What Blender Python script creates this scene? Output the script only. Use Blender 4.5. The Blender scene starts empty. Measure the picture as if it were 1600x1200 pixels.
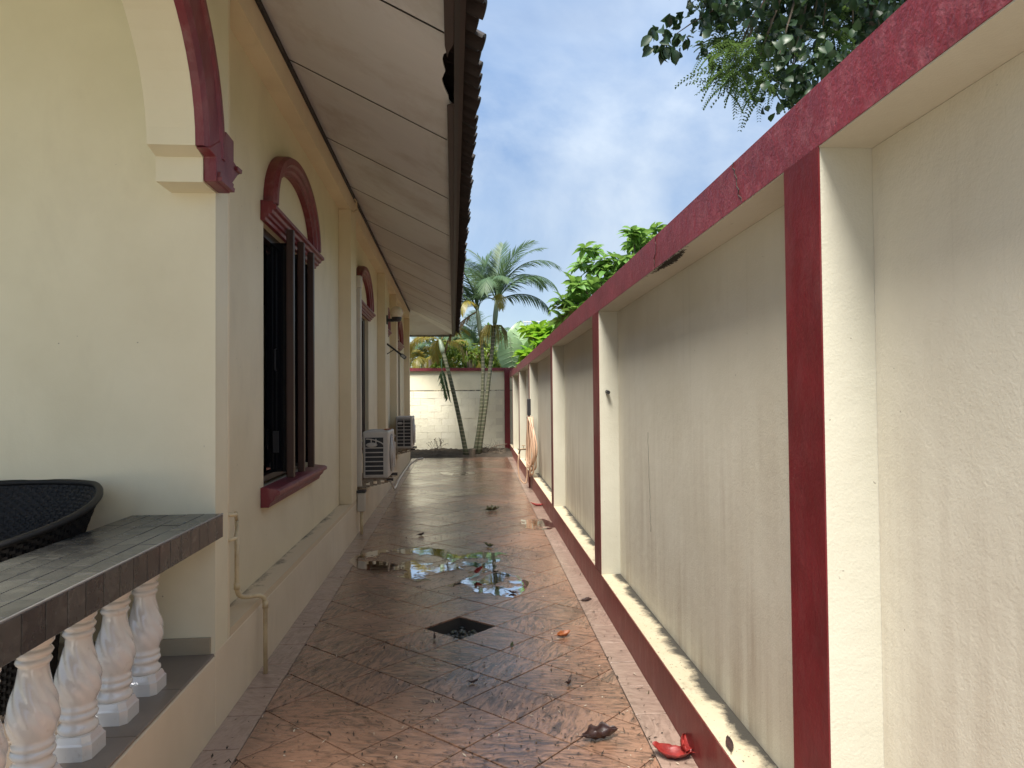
import bpy, math, random
import numpy as np
from mathutils import Vector, Matrix
random.seed(7)
R = math.radians
scene = bpy.context.scene
COL = scene.collection

# ------------------------------------------------------------------ camera
F = 1109.0; CH = 1.5; YAW = R(4.74); PITCH = R(1.3); ROLL = R(0.5)
fw = Vector((math.sin(YAW)*math.cos(PITCH), math.cos(YAW)*math.cos(PITCH), math.sin(PITCH)))
r0 = Vector((math.cos(YAW), -math.sin(YAW), 0)); u0 = r0.cross(fw)
cr = r0*math.cos(ROLL) - u0*math.sin(ROLL); cu = u0*math.cos(ROLL) + r0*math.sin(ROLL)
CAM = Vector((0, 0, CH))
cd = bpy.data.cameras.new('camera'); cam = bpy.data.objects.new('camera', cd); COL.objects.link(cam)
cd.sensor_width = 36; cd.lens = F/1600*36; cd.clip_end = 2000; cd.clip_start = 0.05
cam.matrix_world = Matrix(((cr.x, cu.x, -fw.x, 0), (cr.y, cu.y, -fw.y, 0), (cr.z, cu.z, -fw.z, CH), (0, 0, 0, 1)))
scene.camera = cam

# ------------------------------------------------------------------ world, sun, exposure
SUN_EL, SUN_AZ = R(62), R(203)          # azimuth clockwise from +Y
w = bpy.data.worlds.new('World'); scene.world = w; w.use_nodes = True
nt = w.node_tree; nt.nodes.clear()
def wn(t, **k):
    n = nt.nodes.new(t)
    for a, v in k.items(): setattr(n, a, v)
    return n
sky = wn('ShaderNodeTexSky', sky_type='NISHITA', sun_disc=False)
sky.sun_elevation = SUN_EL; sky.sun_rotation = SUN_AZ; sky.air_density = 1.0; sky.dust_density = 1.2; sky.ozone_density = 1.2
tc = wn('ShaderNodeTexCoord'); mp = wn('ShaderNodeMapping'); mp.inputs['Scale'].default_value = (1.0, 1.0, 1.7); mp.inputs['Location'].default_value = (1.1, 0.35, 0.2)
no = wn('ShaderNodeTexNoise'); no.inputs['Scale'].default_value = 1.7; no.inputs['Detail'].default_value = 7; no.inputs['Roughness'].default_value = 0.52; no.inputs['Distortion'].default_value = 0.25
rp = wn('ShaderNodeValToRGB'); rp.color_ramp.elements[0].position = 0.36; rp.color_ramp.elements[1].position = 0.66
rp.color_ramp.elements[0].color = (0.3, 0.3, 0.3, 1); rp.color_ramp.elements[1].color = (0.93, 0.93, 0.93, 1)
no2 = wn('ShaderNodeTexNoise'); no2.inputs['Scale'].default_value = 2.4; no2.inputs['Detail'].default_value = 8; no2.inputs['Roughness'].default_value = 0.55; no2.inputs['Distortion'].default_value = 0.5
rp2 = wn('ShaderNodeValToRGB'); rp2.color_ramp.elements[0].color = (1.6, 2.4, 3.8, 1); rp2.color_ramp.elements[1].color = (4.3, 4.8, 5.3, 1)
rp2.color_ramp.elements[0].position = 0.40; rp2.color_ramp.elements[1].position = 0.66
mx = wn('ShaderNodeMix', data_type='RGBA')
bg = wn('ShaderNodeBackground'); bg.inputs['Strength'].default_value = 0.05
ow = wn('ShaderNodeOutputWorld')
L = nt.links.new
L(tc.outputs['Generated'], mp.inputs['Vector']); L(mp.outputs[0], no.inputs['Vector']); L(mp.outputs[0], no2.inputs['Vector'])
L(no.outputs['Fac'], rp.inputs['Fac']); L(no2.outputs['Fac'], rp2.inputs['Fac'])
# cloud layer grows brighter towards the zenith over the whole dome, as an overcast sky does
sz = wn('ShaderNodeSeparateXYZ'); L(tc.outputs['Generated'], sz.inputs[0])
gz = wn('ShaderNodeMapRange'); gz.inputs[1].default_value = 0.0; gz.inputs[2].default_value = 1.0; gz.inputs[3].default_value = 0.62; gz.inputs[4].default_value = 2.0; L(sz.outputs[2], gz.inputs[0])
vz = wn('ShaderNodeVectorMath', operation='SCALE'); L(rp2.outputs['Color'], vz.inputs[0]); L(gz.outputs[0], vz.inputs['Scale'])
L(rp.outputs['Color'], mx.inputs[0]); L(sky.outputs['Color'], mx.inputs[6]); L(vz.outputs[0], mx.inputs[7])
L(mx.outputs[2], bg.inputs['Color']); L(bg.outputs[0], ow.inputs['Surface'])
sd = bpy.data.lights.new('sun', 'SUN'); sd.energy = 2.7; sd.angle = R(24); sd.color = (1.0, 0.95, 0.87)
so = bpy.data.objects.new('sun', sd); COL.objects.link(so)
sv = Vector((math.sin(SUN_AZ)*math.cos(SUN_EL), math.cos(SUN_AZ)*math.cos(SUN_EL), math.sin(SUN_EL)))
so.rotation_euler = sv.to_track_quat('Z', 'Y').to_euler()
vs = scene.view_settings; vs.view_transform = 'Standard'; vs.look = 'None'; vs.gamma = 1; vs.use_curve_mapping = False
vs.exposure = 1.95
scene.render.engine = 'CYCLES'
scene.cycles.max_bounces = 12; scene.cycles.diffuse_bounces = 8; scene.cycles.transparent_max_bounces = 12

# ------------------------------------------------------------------ pixel helpers (1600x1200 photograph)
def ray(px, py): return (fw*F + cr*(px-800) - cu*(py-600)).normalized()
def G(px, py, z=0.0):
    d = ray(px, py); return CAM + d*((z-CAM.z)/d.z)
def PX(px, py, x):
    d = ray(px, py); return CAM + d*(x/d.x)
def PY(px, py, y):
    d = ray(px, py); return CAM + d*(y/d.y)

# ------------------------------------------------------------------ mesh helpers
class MB:
    def __init__(s): s.v = []; s.f = []
    def add(s, vs_, fs_):
        o = len(s.v); s.v += [tuple(p) for p in vs_]; s.f += [tuple(i+o for i in f) for f in fs_]; return s
    def box(s, x0, x1, y0, y1, z0, z1):
        if x0 > x1: x0, x1 = x1, x0
        return s.add([(x0,y0,z0),(x1,y0,z0),(x1,y1,z0),(x0,y1,z0),(x0,y0,z1),(x1,y0,z1),(x1,y1,z1),(x0,y1,z1)],
                     [(0,3,2,1),(4,5,6,7),(0,1,5,4),(1,2,6,5),(2,3,7,6),(3,0,4,7)])
    def bbox(s, x0, x1, y0, y1, z0, z1, b):
        """box with all edges chamfered by b"""
        V = []; idx = {}
        X = (x0, x1); Y = (y0, y1); Z = (z0, z1)
        sg = (1, -1)
        for i in (0,1):
            for j in (0,1):
                for k in (0,1):
                    p = (X[i], Y[j], Z[k])
                    d = (sg[i]*b, sg[j]*b, sg[k]*b)
                    idx[i,j,k,0] = len(V); V.append((p[0], p[1]+d[1], p[2]+d[2]))
                    idx[i,j,k,1] = len(V); V.append((p[0]+d[0], p[1], p[2]+d[2]))
                    idx[i,j,k,2] = len(V); V.append((p[0]+d[0], p[1]+d[1], p[2]))
        Fc = []
        q = [(0,0),(1,0),(1,1),(0,1)]
        for i in (0,1): Fc.append([idx[i,a,b_,0] for a, b_ in (q if i else q[::-1])])
        for j in (0,1): Fc.append([idx[a,j,b_,1] for a, b_ in (q[::-1] if j else q)])
        for k in (0,1): Fc.append([idx[a,b_,k,2] for a, b_ in (q if k else q[::-1])])
        for j in (0,1):
            for k in (0,1): Fc.append([idx[0,j,k,1], idx[1,j,k,1], idx[1,j,k,2], idx[0,j,k,2]])
        for i in (0,1):
            for k in (0,1): Fc.append([idx[i,0,k,0], idx[i,1,k,0], idx[i,1,k,2], idx[i,0,k,2]])
        for i in (0,1):
            for j in (0,1): Fc.append([idx[i,j,0,0], idx[i,j,1,0], idx[i,j,1,1], idx[i,j,0,1]])
        for i in (0,1):
            for j in (0,1):
                for k in (0,1): Fc.append([idx[i,j,k,0], idx[i,j,k,1], idx[i,j,k,2]])
        return s.add(V, Fc)
    def tube(s, pts, r, n=8, cap=True):
        pts = [Vector(p) for p in pts]; m = len(pts)
        rr = r if isinstance(r, (list, tuple)) else [r]*m
        up = Vector((0,0,1)); V = []; Fc = []
        pn = None
        for i, p in enumerate(pts):
            t = (pts[min(i+1,m-1)] - pts[max(i-1,0)]).normalized()
            if pn is None:
                a = up if abs(t.z) < 0.9 else Vector((1,0,0)); nrm = t.cross(a).normalized()
            else:
                nrm = (pn - t*pn.dot(t)); nrm = nrm.normalized() if nrm.length > 1e-6 else t.orthogonal().normalized()
            pn = nrm; bi = t.cross(nrm)
            for k in range(n):
                a = 2*math.pi*k/n; V.append(p + nrm*(rr[i]*math.cos(a)) + bi*(rr[i]*math.sin(a)))
        for i in range(m-1):
            for k in range(n):
                k2 = (k+1) % n; Fc.append((i*n+k, i*n+k2, (i+1)*n+k2, (i+1)*n+k))
        if cap: Fc.append(tuple(range(n))[::-1]); Fc.append(tuple((m-1)*n+k for k in range(n)))
        return s.add(V, Fc)
    def prism_yz(s, poly, x0, x1):
        n = len(poly); V = [(x0,y,z) for y,z in poly] + [(x1,y,z) for y,z in poly]
        return s.add(V, [tuple(range(n))[::-1], tuple(range(n,2*n))] + [(i,(i+1)%n,n+(i+1)%n,n+i) for i in range(n)])
    def prism_xy(s, poly, z0, z1, ch=0.0):
        n = len(poly); V = [(x,y,z0) for x,y in poly]
        if ch:
            cx = sum(p[0] for p in poly)/n; cy = sum(p[1] for p in poly)/n
            V += [(x,y,z1-ch) for x,y in poly]
            for x,y in poly:
                d = Vector((cx-x, cy-y)); l = d.length or 1; d = d/l*min(ch*1.4, l*0.5); V.append((x+d.x, y+d.y, z1))
            Fc = [tuple(range(2*n,3*n))]
            for o in (0, n): Fc += [(o+i,o+(i+1)%n,o+n+(i+1)%n,o+n+i) for i in range(n)]
            return s.add(V, Fc)
        V += [(x,y,z1) for x,y in poly]
        return s.add(V, [tuple(range(n))[::-1], tuple(range(n,2*n))] + [(i,(i+1)%n,n+(i+1)%n,n+i) for i in range(n)])
    def sweep_y(s, prof, y0, y1):
        """closed profile of (x,z) run along Y"""
        n = len(prof); V = [(x,y0,z) for x,z in prof] + [(x,y1,z) for x,z in prof]
        return s.add(V, [tuple(range(n)), tuple(range(n,2*n))[::-1]] + [(i,n+i,n+(i+1)%n,(i+1)%n) for i in range(n)])
    def lathe(s, prof, n=24, c=(0,0,0), mod=None):
        V = []; Fc = []; m = len(prof)
        for i,(r,z) in enumerate(prof):
            for k in range(n):
                a = 2*math.pi*k/n; q = r*(mod(a,z,i) if mod else 1); V.append((c[0]+q*math.cos(a), c[1]+q*math.sin(a), c[2]+z))
        for i in range(m-1):
            for k in range(n): k2=(k+1)%n; Fc.append((i*n+k,i*n+k2,(i+1)*n+k2,(i+1)*n+k))
        Fc.append(tuple(range(n))[::-1]); Fc.append(tuple((m-1)*n+k for k in range(n)))
        return s.add(V, Fc)
    def mesh(s, name, mat, smooth=False, fix=True):
        me = bpy.data.meshes.new(name); me.from_pydata(s.v, [], s.f)
        if fix:
            import bmesh
            bm = bmesh.new(); bm.from_mesh(me); bmesh.ops.recalc_face_normals(bm, faces=bm.faces); bm.to_mesh(me); bm.free()
        me.materials.append(mat)
        if smooth: me.polygons.foreach_set('use_smooth', [True]*len(me.polygons))
        return me
    def build(s, name, mat, parent=None, smooth=False, loc=None, fix=True, bevel=0):
        o = bpy.data.objects.new(name, s.mesh(name, mat, smooth, fix)); COL.objects.link(o)
        if loc: o.location = loc
        if parent: o.parent = parent
        if bevel:
            m = o.modifiers.new('bevel', 'BEVEL'); m.width = bevel; m.segments = 2; m.limit_method = 'ANGLE'; m.angle_limit = R(40)
        return o
def place(name, me, loc, parent=None, rot=(0,0,0), scale=(1,1,1)):
    o = bpy.data.objects.new(name, me); COL.objects.link(o); o.location = loc; o.rotation_euler = rot; o.scale = scale
    if parent: o.parent = parent
    return o
def tag(o, label=None, cat=None, group=None, kind=None):
    if label: o['label'] = label
    if cat: o['category'] = cat
    if group: o['group'] = group
    if kind: o['kind'] = kind
    return o
def thing(name, label, cat, loc=(0,0,0), group=None):
    o = bpy.data.objects.new(name, None); COL.objects.link(o); o.location = loc; o.empty_display_size = 0.2
    return tag(o, label, cat, group)

# ------------------------------------------------------------------ material helpers
class Mat:
    def __init__(s, name, rough=0.6, base=(0.5,0.5,0.5), spec=0.5):
        s.m = bpy.data.materials.new(name); s.m.use_nodes = True; s.t = s.m.node_tree
        s.b = s.t.nodes['Principled BSDF']; s.b.inputs['Roughness'].default_value = rough
        s.b.inputs['Base Color'].default_value = (*base, 1); s.b.inputs['Specular IOR Level'].default_value = spec
        s._obj = None; s._pos = None
    def n(s, t, **k):
        x = s.t.nodes.new(t)
        for a, v in k.items(): setattr(x, a, v)
        return x
    def l(s, a, b): s.t.links.new(a, b)
    def pos(s):
        if not s._pos: s._pos = s.n('ShaderNodeNewGeometry').outputs['Position']
        return s._pos
    def obj(s):
        if not s._obj: s._obj = s.n('ShaderNodeTexCoord').outputs['Object']
        return s._obj
    def mapv(s, src, scale=(1,1,1), loc=(0,0,0)):
        m = s.n('ShaderNodeMapping'); m.inputs['Scale'].default_value = scale; m.inputs['Location'].default_value = loc
        s.l(src, m.inputs['Vector']); return m.outputs[0]
    def noise(s, src, scale=5, detail=4, rough=0.5, dist=0.0, stretch=None, loc=(0,0,0)):
        if stretch or loc != (0,0,0): src = s.mapv(src, stretch or (1,1,1), loc)
        n = s.n('ShaderNodeTexNoise'); n.inputs['Scale'].default_value = scale; n.inputs['Detail'].default_value = detail
        n.inputs['Roughness'].default_value = rough; n.inputs['Distortion'].default_value = dist
        s.l(src, n.inputs['Vector']); return n.outputs['Fac']
    def ramp(s, fac, stops, interp='LINEAR'):
        r = s.n('ShaderNodeValToRGB'); e = r.color_ramp.elements; r.color_ramp.interpolation = interp
        while len(e) < len(stops): e.new(0.5)
        for x, (p, c) in zip(e, stops):
            x.position = p; x.color = (c, c, c, 1) if isinstance(c, (int, float)) else (*c, 1)
        s.l(fac, r.inputs['Fac']); return r.outputs['Color']
    def mix(s, fac, a, b, mode='MIX'):
        m = s.n('ShaderNodeMix', data_type='RGBA', blend_type=mode)
        for i, v in ((0, fac), (6, a), (7, b)):
            if isinstance(v, (int, float)): m.inputs[i].default_value = v if i == 0 else (v, v, v, 1)
            elif isinstance(v, tuple): m.inputs[i].default_value = (*v, 1)
            else: s.l(v, m.inputs[i])
        return m.outputs[2]
    def math(s, op, a, b=0.0, clamp=False):
        m = s.n('ShaderNodeMath', operation=op, use_clamp=clamp)
        for i, v in ((0, a), (1, b)):
            if isinstance(v, (int, float)): m.inputs[i].default_value = v
            else: s.l(v, m.inputs[i])
        return m.outputs[0]
    def sep(s, src):
        x = s.n('ShaderNodeSeparateXYZ'); s.l(src, x.inputs[0]); return x.outputs
    def color(s, c): s.l(c, s.b.inputs['Base Color']); return s
    def rough(s, c): s.l(c, s.b.inputs['Roughness']); return s
    def bump(s, h, strength=0.3, dist=0.01):
        b = s.n('ShaderNodeBump'); b.inputs['Strength'].default_value = strength; b.inputs['Distance'].default_value = dist
        s.l(h, b.inputs['Height']); s.l(b.outputs[0], s.b.inputs['Normal']); return s
    def rnd(s): return s.n('ShaderNodeObjectInfo').outputs['Random']

def plaster(name, c, dirt=(0.30,0.24,0.16), amount=0.25, bump=0.25, streak=0.0, zlo=0.2, zhi=1.5, fleck=True):
    M = Mat(name, 0.62); p = M.pos()
    big = M.noise(p, 1.3, 5, 0.6)
    col = M.mix(M.ramp(big, [(0.35,0.0),(0.75,1.0)]), tuple(x*1.03 for x in c), tuple(x*y for x, y in zip(c,(0.90,0.885,0.85))))
    st = M.noise(p, 3.0, 6, 0.62, 0.4, stretch=(1.0,1.0,0.45))
    col = M.mix(M.math('MULTIPLY', M.ramp(st, [(0.56,0.0),(0.78,1.0)]), amount), col, dirt)
    if streak:
        z = M.sep(p)[2]
        g = M.n('ShaderNodeMapRange'); g.inputs[1].default_value = zlo; g.inputs[2].default_value = zhi; g.inputs[3].default_value = 1; g.inputs[4].default_value = 0
        M.l(z, g.inputs[0])
        sn = M.noise(p, 7.0, 6, 0.65, 0.15, stretch=(1.6,1.6,0.11)); sn2 = M.noise(p, 0.9, 3, 0.5, loc=(4,1,0))
        sf = M.math('MULTIPLY', M.ramp(sn, [(0.40,0.0),(0.70,1.0)]), g.outputs[0])
        sf = M.math('MULTIPLY', sf, M.ramp(sn2, [(0.34,0.1),(0.62,1.0)]))
        col = M.mix(M.math('MULTIPLY', sf, streak), col, dirt)
        sn3 = M.noise(p, 9.0, 4, 0.6, 0.1, stretch=(2.2,2.2,0.05), loc=(2,7,0))
        col = M.mix(M.math('MULTIPLY', M.ramp(sn3, [(0.60,0.0),(0.74,1.0)]), streak*0.08), col, tuple(x*0.6 for x in dirt))
    if fleck:
        fl = M.noise(p, 38, 2, 0.5); col = M.mix(M.math('MULTIPLY', M.ramp(fl, [(0.775,0.0),(0.79,1.0)]), 0.6), col, (0.10,0.08,0.06))
    M.color(col)
    fine = M.noise(p, 130, 4, 0.6); mid = M.noise(p, 16, 4, 0.55)
    M.bump(M.math('ADD', M.math('MULTIPLY', mid, 1.1), M.math('MULTIPLY', fine, 0.6)), bump, 0.006)
    return M.m

def redpaint(name, c, dust_sheen=(0.30,0.16,0.15), amount=0.35, bump=0.4, streaks=False):
    M = Mat(name, 0.42); p = M.pos()
    a = M.noise(p, 4, 6, 0.6)
    col = M.mix(M.ramp(a, [(0.3,0.0),(0.72,1.0)]), c, tuple(x*0.62 for x in c))
    b = M.noise(p, 24 if streaks else 11, 7, 0.7, stretch=(1,1,0.7 if streaks else 0.35))
    col = M.mix(M.math('MULTIPLY', M.ramp(b, [(0.48,0.0),(0.75,1.0)]), amount), col, dust_sheen)
    if streaks:
        s1 = M.noise(p, 6, 4, 0.6, 0.1, stretch=(3,3,0.16), loc=(1,3,0))
        col = M.mix(M.math('MULTIPLY', M.ramp(s1, [(0.66,0.0),(0.76,1.0)]), 0.55), col, (0.035,0.02,0.025))
        s2 = M.noise(p, 70, 3, 0.6); col = M.mix(M.math('MULTIPLY', M.ramp(s2, [(0.66,0.0),(0.74,1.0)]), 0.2), col, (0.42,0.24,0.24))
    M.color(col); M.rough(M.ramp(b, [(0.3,0.34),(0.7,0.58)]))
    M.bump(M.math('ADD', M.noise(p, 22, 5, 0.6, stretch=(1,1,0.6)), M.math('MULTIPLY', M.noise(p, 90, 3, 0.6), 0.5)), bump, 0.008)
    return M.m

CREAM = (0.68, 0.60, 0.42)
m_house = plaster('house_plaster', (0.71,0.63,0.445), amount=0.2, bump=0.2)
m_frame = plaster('house_frame_plaster', (0.71,0.61,0.42), amount=0.2, bump=0.2)
m_veranda = plaster('veranda_plaster', (0.73,0.67,0.485), amount=0.12, bump=0.14)
m_plinth = plaster('plinth_plaster', (0.71,0.61,0.45), amount=0.22, bump=0.12, streak=0.15, zlo=-0.1, zhi=0.6)
m_panel = plaster('boundary_panel_plaster', (0.595,0.56,0.46), dirt=(0.22,0.14,0.08), amount=0.14, bump=0.32, streak=1.0, zlo=0.0, zhi=1.6)
m_reveal_dim = plaster('boundary_plaster_sun_dimmed', (0.50,0.485,0.40), amount=0.08, bump=0.3, streak=0.2, zlo=0.1, zhi=0.9)  # same paint as the panels, darkened to offset the sun on these faces
m_red = redpaint('maroon_wall_paint', (0.235,0.032,0.045), dust_sheen=(0.33,0.13,0.155), amount=0.55, bump=0.5, streaks=True)  # greyer mottling paints the sky's sheen into the beam colour
m_redpost = redpaint('maroon_post_paint', (0.15,0.010,0.015), amount=0.08, bump=0.25)
m_redbase = redpaint('maroon_base_paint', (0.20,0.026,0.024), dust_sheen=(0.28,0.17,0.13), amount=0.42, bump=0.3)
m_trim = redpaint('maroon_window_moulding', (0.20,0.026,0.036), dust_sheen=(0.30,0.17,0.165), amount=0.6, bump=0.12)

# dirty ledge on the boundary wall base
M = Mat('mouldy_ledge_plaster', 0.8); p = M.pos()
xyz = M.sep(p)
inn = M.math('SUBTRACT', xyz[0], M.math('MULTIPLY', xyz[1], 0.0365))       # distance across the ledge
g = M.n('ShaderNodeMapRange'); g.inputs[1].default_value = 0.93; g.inputs[2].default_value = 1.03; M.l(inn, g.inputs[0])
a = M.noise(p, 5, 7, 0.7, 0.3)
f = M.math('ADD', M.math('MULTIPLY', g.outputs[0], 0.42), a)
c0 = M.mix(M.noise(p, 9, 5, 0.6), (0.58,0.52,0.38), (0.50,0.41,0.27))
c0 = M.mix(M.ramp(f, [(0.60,0.0),(0.80,1.0)]), c0, (0.05,0.045,0.035))
c0 = M.mix(M.ramp(M.noise(p, 60, 3, 0.6), [(0.64,0.0),(0.70,1.0)]), c0, (0.05,0.04,0.03))
M.color(c0); M.bump(M.noise(p, 70, 5, 0.7), 0.6, 0.006); m_ledge = M.m
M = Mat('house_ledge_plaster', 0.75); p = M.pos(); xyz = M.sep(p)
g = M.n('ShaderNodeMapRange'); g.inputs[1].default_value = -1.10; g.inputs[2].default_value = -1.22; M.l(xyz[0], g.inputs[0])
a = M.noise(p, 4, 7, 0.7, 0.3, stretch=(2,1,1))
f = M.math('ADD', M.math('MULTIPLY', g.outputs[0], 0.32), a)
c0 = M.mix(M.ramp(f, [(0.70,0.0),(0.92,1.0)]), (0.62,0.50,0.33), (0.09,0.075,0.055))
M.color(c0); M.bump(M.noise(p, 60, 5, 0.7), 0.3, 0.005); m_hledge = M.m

# wet slate-look floor tiles
def tilemat(name, c1, c2, dark, wet_lo, wet_hi, streak=1.0, vary=0.25):
    M = Mat(name, 0.25); o = M.obj(); rn = M.rnd(); p = M.pos()
    vr = M.n('ShaderNodeVectorRotate', rotation_type='Z_AXIS'); M.l(o, vr.inputs['Vector'])
    ang = M.math('MULTIPLY', M.math('FLOOR', M.math('MULTIPLY', rn, 4)), math.pi/2)
    M.l(M.math('ADD', ang, M.math('MULTIPLY', rn, 0.5)), vr.inputs['Angle'])
    cx = M.n('ShaderNodeCombineXYZ'); M.l(M.math('MULTIPLY', rn, 37.0), cx.inputs[0]); M.l(M.math('MULTIPLY', rn, 91.0), cx.inputs[1])
    va = M.n('ShaderNodeVectorMath', operation='ADD'); M.l(vr.outputs[0], va.inputs[0]); M.l(cx.outputs[0], va.inputs[1]); v = va.outputs[0]
    s1 = M.noise(v, 1.0, 7, 0.66, 0.9, stretch=(9,34,9)); s2 = M.noise(v, 1.0, 6, 0.65, 0.6, stretch=(24,80,20))
    pat = M.noise(p, 1.1, 5, 0.6, 0.3, loc=(3,0,0))
    base = M.mix(M.noise(v, 6, 4, 0.6), c1, c2)
    base = M.mix(M.math('MULTIPLY', M.math('SUBTRACT', rn, 0.5), vary), base, (0.5,0.36,0.28))
    k = M.math('ADD', M.math('MULTIPLY', s1, 0.72), M.math('MULTIPLY', pat, 0.38))
    col = M.mix(M.math('MULTIPLY', M.ramp(k, [(0.49,0.0),(0.65,1.0)]), 0.92*streak), base, dark)
    col = M.mix(M.math('MULTIPLY', M.ramp(s2, [(0.56,0.0),(0.68,1.0)]), 0.5*streak), col, tuple(x*0.7 for x in dark))
    col = M.mix(M.math('MULTIPLY', M.ramp(M.noise(p, 55, 3, 0.6), [(0.68,0.0),(0.73,1.0)]), 0.6), col, (0.03,0.025,0.02))
    M.color(col)
    wet = M.noise(p, 0.75, 5, 0.62, 0.4, loc=(0.3,0.2,0))
    M.rough(M.ramp(wet, [(0.36,wet_lo),(0.66,wet_hi)]))
    dry = M.ramp(wet, [(0.33,0.25),(0.6,1.0)])
    hh = M.math('MULTIPLY', M.math('ADD', M.math('MULTIPLY', s1, 1.0), M.math('MULTIPLY', s2, 0.4)), dry)
    M.bump(hh, 0.5, 0.008)
    M.b.inputs['Coat IOR'].default_value = 1.33; M.l(M.ramp(wet, [(0.50,1.0),(0.80,0.35)]), M.b.inputs['Coat Weight']); M.b.inputs['Coat Roughness'].default_value = 0.09
    rip = M.n('ShaderNodeBump'); rip.inputs['Strength'].default_value = 0.45; rip.inputs['Distance'].default_value = 0.008; M.l(M.math('ADD', M.noise(p, 38, 4, 0.6), M.math('MULTIPLY', s1, 0.7)), rip.inputs['Height']); M.l(rip.outputs[0], M.b.inputs['Coat Normal'])
    return M.m
m_tile = tilemat('wet_slate_tile', (0.40,0.225,0.145), (0.29,0.155,0.096), (0.06,0.036,0.026), 0.14, 0.40)
m_border = tilemat('pink_border_tile', (0.44,0.32,0.255), (0.36,0.255,0.20), (0.15,0.10,0.075), 0.25, 0.5, 0.6, 0.15)
M = Mat('bounce_slab_pale', 0.85); p = M.pos(); M.color(M.mix(M.noise(p, 1.5, 6, 0.6), (0.50,0.46,0.41), (0.40,0.36,0.32))); m_bounce = M.m
M = Mat('grout', 0.9, (0.035,0.026,0.02)); M.bump(M.noise(M.pos(), 80, 3), 0.4); m_grout = M.m
M = Mat('soil', 0.95); p = M.pos(); M.color(M.ramp(M.noise(p, 14, 7, 0.7), [(0.3,(0.018,0.013,0.009)),(0.6,(0.06,0.045,0.03)),(0.8,(0.14,0.11,0.07))])); M.bump(M.noise(p, 30, 6, 0.7), 1.0, 0.03); m_soil = M.m
M = Mat('grass_ground', 0.95); p = M.pos(); M.color(M.ramp(M.noise(p, 3, 7, 0.7), [(0.3,(0.03,0.05,0.015)),(0.7,(0.08,0.11,0.03))])); m_ground = M.m
# puddle: a thin broken film of water, clear with a fresnel sheen
M = Mat('puddle_water'); p = M.pos(); t = M.t
fr = M.n('ShaderNodeFresnel'); fr.inputs[0].default_value = 1.33
tr = M.n('ShaderNodeBsdfTransparent')
gl = M.n('ShaderNodeBsdfGlossy'); gl.inputs['Roughness'].default_value = 0.03
rb_ = M.n('ShaderNodeBump'); rb_.inputs['Strength'].default_value = 0.05; rb_.inputs['Distance'].default_value = 0.01; M.l(M.noise(p, 9, 2, 0.5), rb_.inputs['Height']); M.l(rb_.outputs[0], gl.inputs['Normal'])
msk = M.ramp(M.noise(p, 3.2, 7, 0.62, 0.6, stretch=(1,0.75,1), loc=(0.4,0.9,0)), [(0.47,0.0),(0.515,1.0)])
M.l(M.mix(msk, (1.0,1.0,1.0), (0.72,0.66,0.58)), tr.inputs[0])
ms = M.n('ShaderNodeMixShader'); M.l(M.math('MULTIPLY', fr.outputs[0], msk), ms.inputs[0]); M.l(tr.outputs[0], ms.inputs[1]); M.l(gl.outputs[0], ms.inputs[2]); M.l(ms.outputs[0], t.nodes['Material Output'].inputs[0])
pm = M.m
m_water = pm
# others
m_ceil = plaster('veranda_ceiling_paint', (0.80,0.77,0.68), amount=0.08, bump=0.05)
M = Mat('soffit_board', 0.7); p = M.pos(); rn = M.rnd()
c = M.mix(M.noise(p, 2.2, 6, 0.6, stretch=(0.5,2.6,1)), (0.66,0.685,0.69), (0.58,0.60,0.60)); c = M.mix(M.math('MULTIPLY', M.ramp(M.noise(p, 3, 5, 0.65, 0.5, stretch=(0.6,1.6,1), loc=(5,0,0)), [(0.52,0.0),(0.74,1.0)]), 0.35), c, (0.76,0.755,0.74))
c = M.mix(M.math('MULTIPLY', M.ramp(M.noise(p, 1.2, 6, 0.7, 0.3, loc=(9,2,0)), [(0.48,0.0),(0.72,1.0)]), 0.5), c, (0.30,0.24,0.19))
c = M.mix(M.math('MULTIPLY', rn, 0.18), c, (0.55,0.48,0.42)); M.color(c); M.bump(M.noise(p, 40, 4, 0.6), 0.08, 0.004); m_soffit = M.m
M = Mat('dark_fascia_paint', 0.5); p = M.pos(); M.color(M.mix(M.noise(p, 5, 5, 0.6), (0.010,0.009,0.009), (0.024,0.019,0.018))); m_fascia = M.m
M = Mat('brown_trim_board', 0.6); p = M.pos(); M.color(M.mix(M.noise(p, 5, 5, 0.6), (0.028,0.020,0.019), (0.055,0.038,0.034))); m_btrim = M.m
M = Mat('dark_roof_tile', 0.7); p = M.pos(); M.color(M.mix(M.noise(p, 8, 6, 0.65), (0.012,0.010,0.009), (0.042,0.031,0.026))); M.bump(M.noise(p, 50, 4), 0.3, 0.005); m_roof = M.m
M = Mat('dark_window_wood', 0.42); p = M.pos(); M.color(M.mix(M.noise(p, 9, 5, 0.6, stretch=(4,4,0.3)), (0.022,0.012,0.010), (0.055,0.028,0.020))); m_wood = M.m
M = Mat('brown_shutter_wood', 0.45); p = M.pos(); M.color(M.mix(M.noise(p, 7, 5, 0.6, stretch=(4,4,0.25)), (0.028,0.015,0.011), (0.075,0.036,0.021))); m_wood2 = M.m
M = Mat('window_glass_dark', 0.06, (0.006,0.007,0.009)); m_pane = M.m
M = Mat('black_iron', 0.45, (0.02,0.02,0.022)); m_iron = M.m
M = Mat('steel_handle', 0.35, (0.35,0.34,0.32)); M.b.inputs['Metallic'].default_value = 0.8; m_steel = M.m
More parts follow.
